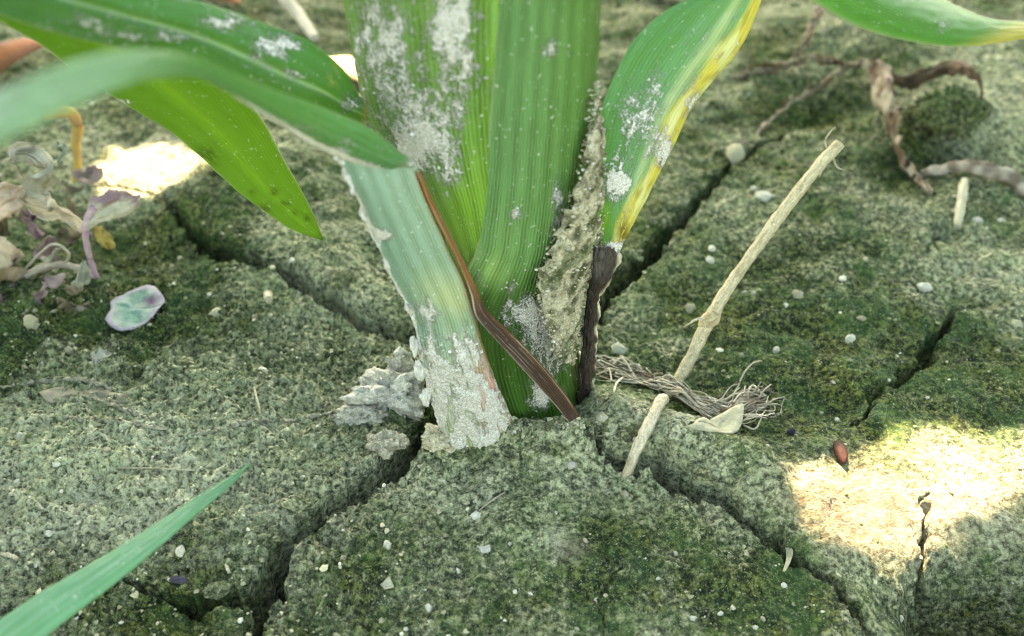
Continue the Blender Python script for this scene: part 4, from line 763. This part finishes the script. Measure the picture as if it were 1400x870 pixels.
# pebbles
PEB = [(1045, 270, 12, 1), (1030, 261, 5, 1), (651, 707, 7, 1), (530, 748, 7, 1), (865, 611, 6, 1), (600, 640, 5, 0), (782, 636, 7, 1), (1264, 392, 9, 1), (1062, 478, 6, 1), (1090, 405, 8, 0), (943, 423, 9, 0), (1336, 303, 8, 1), (248, 757, 8, 1), (358, 508, 7, 1), (924, 755, 4, 1), (947, 845, 5, 1), (1073, 797, 5, 1), (297, 428, 10, 0), (45, 446, 12, 0), (1162, 464, 8, 1), (985, 477, 5, 1), (1015, 480, 5, 0), (816, 815, 8, 1), (1232, 845, 5, 1), (28, 596, 6, 1), (50, 771, 5, 1), (146, 617, 6, 0), (407, 397, 5, 1), (450, 375, 7, 0), (855, 678, 6, 0), (1152, 382, 6, 1), (970, 358, 7, 1), (973, 342, 6, 1), (1019, 401, 4, 1), (1029, 404, 4, 1), (1178, 437, 6, 0), (1075, 416, 4, 1), (638, 690, 4, 0), (586, 830, 6, 1), (613, 872, 4, 1), (1147, 567, 4, 1), (1212, 529, 3, 1), (1392, 440, 8, 0), (1182, 358, 5, 0), (95, 480, 7, 0), (20, 655, 5, 1), (65, 727, 6, 1), (330, 612, 7, 0), (233, 795, 4, 1), (656, 607, 7, 1), (728, 612, 5, 0), (697, 742, 3, 1), (1032, 860, 4, 1), (1043, 845, 4, 0), (877, 716, 4, 0), (800, 742, 4, 0), (470, 765, 5, 0), (1100, 875, 4, 1), (1005, 212, 16, 0), (1370, 300, 6, 1), (600, 700, 4, 0), (555, 860, 4, 1), (690, 850, 3, 1), (985, 840, 4, 1), (760, 700, 3, 1), (900, 790, 3, 1), (1020, 760, 4, 0), (210, 570, 5, 0), (280, 690, 5, 0), (110, 700, 5, 0), (380, 650, 5, 0), (430, 610, 5, 1), (80, 640, 5, 1)]
pm = []
for k in range(5):
    V0, F0 = ICO2; V = V0 * (1 + .22 * noise3(V0 * 1.6 + k, k) + .22 * noise3(V0 * 3.5, k + 9))[:, None] * [1.1, .85, .55 + .1 * k]; pm.append(V)
PCOL = {1: (.52, .52, .43), 0: (.33, .32, .22)}
for k, (px, py, r_, wht) in enumerate(PEB):
    p = on(px, py); dep = (p - CAM) @ FW; rad = r_ * dep / FPX * .95; c, s = math.cos(k * 1.7), math.sin(k * 1.7); V = pm[k % 5] * rad; V = np.column_stack([V[:, 0] * c - V[:, 1] * s, V[:, 0] * s + V[:, 1] * c, V[:, 2]]) + p + [0, 0, rad * .08]
    o = mesh_obj('pebble', V, ICO2[1], M_CRUMB, smooth=False, col=np.tile(np.asarray(PCOL[wht]) * random.uniform(.65, 1.1), (len(V), 1)))
    big = {(1045, 270): 'largest smooth white pebble beside the upper straw end', (1005, 212): 'blurred grey stone beside the far end of the back crack'}.get((px, py))
    tag(o, big or ('small whitish pebble lying on the mossy soil' if wht else 'small tan pebble lying on the mossy soil'), 'pebble', None if big else ('whitish pebbles' if wht else 'tan pebbles'))

# withered vine at the back right
vine = tag(empty('withered_vine', on(1180, 150)), 'withered brown vine with a curled dead leaf on the far soil', 'dead vine')
def gp(L, lift=.3): return [on(x, y, l if l is not None else lift) for x, y, l in L]
VN = [([(1128, 20, .6), (1112, 50, .9), (1098, 80, .9), (1085, 100, .5)], [.13, .17, .2, .2]), ([(1095, 98, .4), (1060, 103, .3), (1020, 102, .15), (1005, 110, .05)], [.2, .2, .14, .07]), ([(1150, 112, .7), (1125, 130, .5), (1085, 148, .3), (1040, 180, .15), (1000, 205, .05)], [.2, .18, .15, .1, .06]), ([(1098, 95, .5), (1140, 108, .8), (1180, 118, .9), (1200, 125, .9)], [.2, .22, .2, .14])]
for k, (L, rr) in enumerate(VN):
    q = catmull(np.array(gp(L)), 22); q += np.random.default_rng(40 + k).normal(0, .05, q.shape)
    tube_obj('stem', q, list(np.interp(np.linspace(0, 1, 22), np.linspace(0, 1, len(rr)), rr) * .55 * np.random.default_rng(k).uniform(.7, 1.35, 22)), M_CRUST, (.42, .38, .29), vine, 9, 90, .5, k, (.13, .10, .06))
    ww = np.interp(np.linspace(0, 1, 22), np.linspace(0, 1, len(rr)), rr) * np.random.default_rng(k + 9).uniform(1.6, 3.4, 22)
    blade3('dead_leaf', np.column_stack([q + [0, 0, .03], ww])[2:-1], M_DEAD, .03, lambda u, t, v, P: deadcol(u, t, v, P), None, vine, 12, 90, .10, 90 + k, ragged=.10, roll=2.0 + k, cup=.35, tilt=.3 * k)
blade3('dead_leaf', [(*on(1172, 116, .8), .5), (*on(1192, 138, 1.0), 1.0), (*on(1208, 175, .8), 1.0), (*on(1222, 215, .6), .8), (*on(1245, 245, .45), .9), (*on(1272, 268, .2), .25)], M_DEAD, .04, deadcol, None, vine, 24, 140, .22, 64, ragged=.12, roll=2.4, cup=.35, tilt=.4)
blade3('dead_leaf', [(*on(1190, 124, .8), .2), (*on(1240, 132, .7), .6), (*on(1290, 122, .9), .6), (*on(1325, 138, .7), .45), (*on(1340, 165, .3), .08)], M_DEAD, .05, flat((.13, .085, .05), (.06, .04, .025)), None, vine, 16, 110, .16, 65, ragged=.08, roll=2.2, cup=.3)
tw = blade3('dry_twig', [(*on(1258, 252, .35), .15), (*on(1290, 243, .42), .4), (*on(1320, 240, .38), .5), (*on(1360, 250, .34), .42), (*on(1400, 266, .3), .45), (*on(1480, 285, .15), .3)], M_DEAD, .12, flat((.46, .41, .34), (.20, .16, .12), 3.5, 4), nu=18, nv=140, seed=172, ripple=.16, ragged=.05, roll=1.5, cup=.5)
tag(tw, 'shrivelled pale grey dry stalk behind the short straw piece', 'twig')
tag(lump('soil_clod', on(1290, 165) + [0, 0, .2], (1.1, .8, .8), (.06, .06, .035), (.22, .21, .13), None, M_SOIL, .5, 41, 1.5, ICO5, extra={'moss': .55, 'pale': .1, 'clay_sun': 0}), 'large dark mossy soil clod under the curled brown dead leaf', 'soil clod')
# litter at the back left
tag(tube_obj('dry_twig', gp([(350, -30, .8), (385, 10, .7), (410, 35, .5), (432, 62, .3)]), [.24, .26, .24, .18], M_FIBRE, (.52, .48, .40), None, 10, 40, .2, 11), 'smooth pale twig half hidden behind the long green leaf', 'twig')
def orange(u, t, v, P): return lerp((.42, .15, .06), (.20, .09, .05), sstep(0, 1, np.abs(2 * u - 1)))
tag(blade3('dry_leaf', [(*on(-80, 175, .6), .9), (*on(-20, 135, 1.0), 1.0), (*on(25, 108, 1.2), 1.0), (*on(70, 80, .9), .5)], M_DEAD, .05, orange, nu=20, nv=60, seed=66, cup=.2, tilt=.5), 'rusty orange dry leaf behind the near blue-green blade', 'leaf')
tag(blade3('dry_leaf', [(*on(250, -5, .4), .6), (*on(290, 5, .6), .9), (*on(330, 10, .3), .3)], M_DEAD, .05, orange, nu=20, nv=50, seed=67, cup=.2), 'brown dry leaf on the soil above the long green leaf', 'leaf')
tag(blade3('dry_leaf', [(*on(435, 95, .3), .5), (*on(470, 100, .5), 1.3), (*on(510, 112, .4), 1.2), (*on(540, 125, .2), .4)], M_DEAD, .05, flat((.62, .52, .26), (.55, .50, .34)), nu=20, nv=50, seed=68, cup=.15), 'cream yellow dry leaf lit by sun behind the stalk', 'leaf')
tag(blade3('dry_leaf', [(*on(870, -18, .3), .5), (*on(895, -4, .6), 1.3), (*on(925, 2, .4), .9), (*on(945, 5, .2), .2)], M_DEAD, .05, flat((.62, .52, .22), (.60, .50, .30)), nu=20, nv=50, seed=69, cup=.15), 'cream yellow dry leaf behind the leaf with yellow margin', 'leaf')

# withered weed seedling at the left
weed = tag(empty('withered_weed', on(130, 385)), 'withered pinkish weed with curled pale leaves on dark moss', 'weed')
yw = on(130, 385)[1]
def W3(px, py, dy=0.0, w=None): p = U(px, py, yw + dy); return (*p, w) if w is not None else p
tube_obj('stem', [W3(132, 380), W3(122, 350), W3(117, 320), W3(121, 298), W3(130, 282)], [.09, .09, .1, .12, .12], M_FIBRE, (.26, .09, .19), weed, 9, 30, .2, 1, (.50, .40, .40))
tube_obj('stem', [W3(132, 380), W3(110, 368), W3(80, 362), W3(45, 372), W3(10, 400), W3(-30, 430)], [.09, .1, .11, .11, .1, .08], M_FIBRE, (.42, .36, .28), weed, 9, 30, .4, 2)
tube_obj('stem', [W3(75, 372), W3(95, 350), W3(70, 335), W3(30, 372)], [.03, .04, .04, .03], M_FIBRE, (.42, .38, .30), weed, 6, 20, .4, 3)
tube_obj('stem', [W3(60, 392), W3(80, 425), W3(88, 450), W3(85, 480)], [.07, .09, .07, .04], M_FIBRE, (.44, .40, .32), weed, 7, 20, .5, 4)
pk = lambda a, b, sd: flat(a, b, 2.6, sd)
WL = [([W3(120, 312, 0, .2), W3(132, 295, 0, .7), W3(150, 283, .2, 1.0), W3(175, 275, .4, .8), W3(193, 268, .5, .2)], ((.50, .48, .38), (.30, .20, .22)), .5, .2),
      ([W3(115, 318, 0, .2), W3(90, 300, 0, .6), W3(65, 288, .1, .8), W3(40, 278, .1, .6), W3(25, 272, .1, .15)], ((.62, .54, .40), (.42, .34, .24)), .9, .35),
      ([W3(70, 290, .1, .3), W3(52, 262, .3, .8), W3(60, 235, .4, .8), W3(45, 215, .5, .6), W3(20, 210, .5, .7), W3(12, 222, .4, .3)], ((.52, .50, .42), (.30, .28, .20)), 1.4, .35),
      ([W3(-40, 310, .2, .5), W3(0, 282, .2, .9), W3(25, 262, .3, .7), W3(35, 252, .3, .2)], ((.62, .50, .40), (.45, .36, .28)), .6, .25),
      ([W3(-40, 360, -.2, .6), W3(-5, 350, -.2, 1.2), W3(8, 375, -.2, 1.2), W3(0, 400, -.3, .6)], ((.58, .48, .36), (.44, .38, .26)), .4, .3),
      ([W3(-20, 402, -.4, .4), W3(5, 396, -.4, .5), W3(24, 397, -.4, .2)], ((.24, .10, .18), (.30, .18, .22)), .2, .2),
      ([W3(82, 380, -.1, .3), W3(88, 405, -.2, .8), W3(92, 430, -.3, .8), W3(85, 460, -.5, .4), W3(78, 476, -.6, .1)], ((.46, .42, .34), (.26, .24, .18)), 1.0, .4),
      ([W3(80, 222, .8, .2), W3(86, 205, .8, .4), W3(82, 195, .8, .2)], ((.36, .42, .34), (.26, .32, .22)), .6, .3),
      ([W3(135, 310, .3, .2), W3(142, 325, .2, .5), W3(150, 338, .2, .3)], ((.42, .34, .10), (.32, .26, .08)), .3, .2)]
for k, (pts, (ca, cb_), rl, cu) in enumerate(WL): blade3('leaf', pts, M_DEAD, .025, pk(ca, cb_, k), None, weed, 30, 110, .30, 80 + k, ragged=.10, roll=rl * 1.6, cup=cu, tilt=.9)
r = np.random.default_rng(12)
for k in range(36):
    x0, y0 = r.uniform(-15, 120), r.uniform(225, 450); ang = r.uniform(0, 6.28); L_ = r.uniform(18, 42); w_ = r.uniform(.25, .8)
    dy = (on(x0, min(y0 + 40, 470))[1] - yw) * .6
    pts = [W3(x0 + L_ * f * math.cos(ang), y0 + L_ * f * math.sin(ang) * .8 + 8 * math.sin(3 * f), dy, w_ * math.sin(.25 + 2.6 * f)) for f in (0, .33, .66, 1)]
    ca = [(.50, .46, .36), (.36, .31, .22), (.42, .32, .30), (.40, .42, .34), (.22, .19, .12), (.30, .20, .24)][k % 6]
    blade3('leaf', pts, M_DEAD, .025, flat(ca, np.asarray(ca) * .55, 3.5, k), None, weed, 20, 70, .26, 120 + k, ragged=.08, roll=r.uniform(-2, 2), cup=r.uniform(.1, .4), tilt=r.uniform(0, 3))
p = on(102, 248); hook = tag(empty('seedling', p), 'hooked yellow-brown seedling stem under the near blue-green blade', 'seedling')
yh = p[1]; tube_obj('stem', [U(103, 255, yh), U(106, 225, yh), U(104, 195, yh), U(106, 172, yh), U(96, 155, yh), U(80, 152, yh), U(62, 160, yh)], [.12, .13, .15, .17, .2, .22, .1], M_FIBRE, (.36, .20, .10), hook, 10, 40, .2, 6, (.50, .36, .08))

# soil crumbled against the foot of the stalk
r = np.random.default_rng(77); n = 520; px_ = r.uniform(585, 830, n); py_ = 606 + 10 * np.sin((px_ - 585) / 245 * 3.14) + r.normal(0, 7, n)
q = np.array([gx(a, b, .35) for a, b in zip(px_, py_)]); zz = hz(q[:, 0], q[:, 1]); R_ = .02 + .06 * r.random(n) ** 3; k = zz > -.3
V, F, C = crumbs(np.column_stack([q, zz + R_ * .2])[k], R_[k], pal[r.choice(6, n, p=[.25, .3, .2, .03, .15, .07])][k] * .9, 5)
o = mesh_obj('foot_crumbs', V, F, M_CRUMB, col=C, smooth=False); o['kind'] = 'stuff'; o['label'] = 'loose soil crumbs heaped at the foot of the maize stalk'; o['category'] = 'soil'

# unseen maize plants added all round to cut the light from the horizon
r = np.random.default_rng(31); proto = None
for k in range(22):
    ang = k / 22 * 2 * math.pi + r.normal(0, .08); rad = r.uniform(62, 85); x0, y0 = rad * math.cos(ang), rad * math.sin(ang)
    if abs(ang - (math.pi / 2 - SUN_AZ)) < .75: continue          # no plant on the sun side, so the sunlit patches stay lit
    if proto is None:
        proto = tag(empty('maize_plant', (x0, y0, 0)), 'leafy green maize plant, unseen, added to cut horizon light', 'maize plant', 'unseen maize plants added to cut horizon light')
        V, F, C = tube_mesh([(x0, y0, -2), (x0, y0, 20), (x0 + 1, y0, 45), (x0, y0, 75)], [1.5, 1.4, 1.2, .7], 12, 30, .05)
        mesh_obj('stalk', V, [F, C], M_CANOPY, proto, col=np.tile((.08, .2, .035), (len(V), 1)), dust=np.full(len(V), -.5), uv=np.column_stack([V[:, 0], V[:, 2]]))
        for j in range(9):
            b = j * 2.4 + r.normal(0, .2); h0 = 8 + 7 * j; L_ = r.uniform(38, 52); c, s_ = math.cos(b), math.sin(b)
            pts = [(x0 + c * L_ * f, y0 + s_ * L_ * f, h0 + 26 * f - 34 * f * f, w) for f, w in ((0, 3.5), (.25, 7.5), (.5, 8), (.75, 6), (1, .4))]
            blade3('leaf_blade', pts, M_CANOPY, .04, cb((.045, .13, .02), (.18, .28, .1)), lambda u, t, v, P: np.full(u.shape, -.5), proto, 10, 36, .4, 140 + j)
        continue
    c = proto.copy(); COL.objects.link(c); c.location = (x0 * S, y0 * S, 0); c.rotation_euler.z = r.uniform(0, 6.28); c.scale = (1, 1, 1)
    for ch in proto.children:
        d = ch.copy(); COL.objects.link(d); d.parent = c
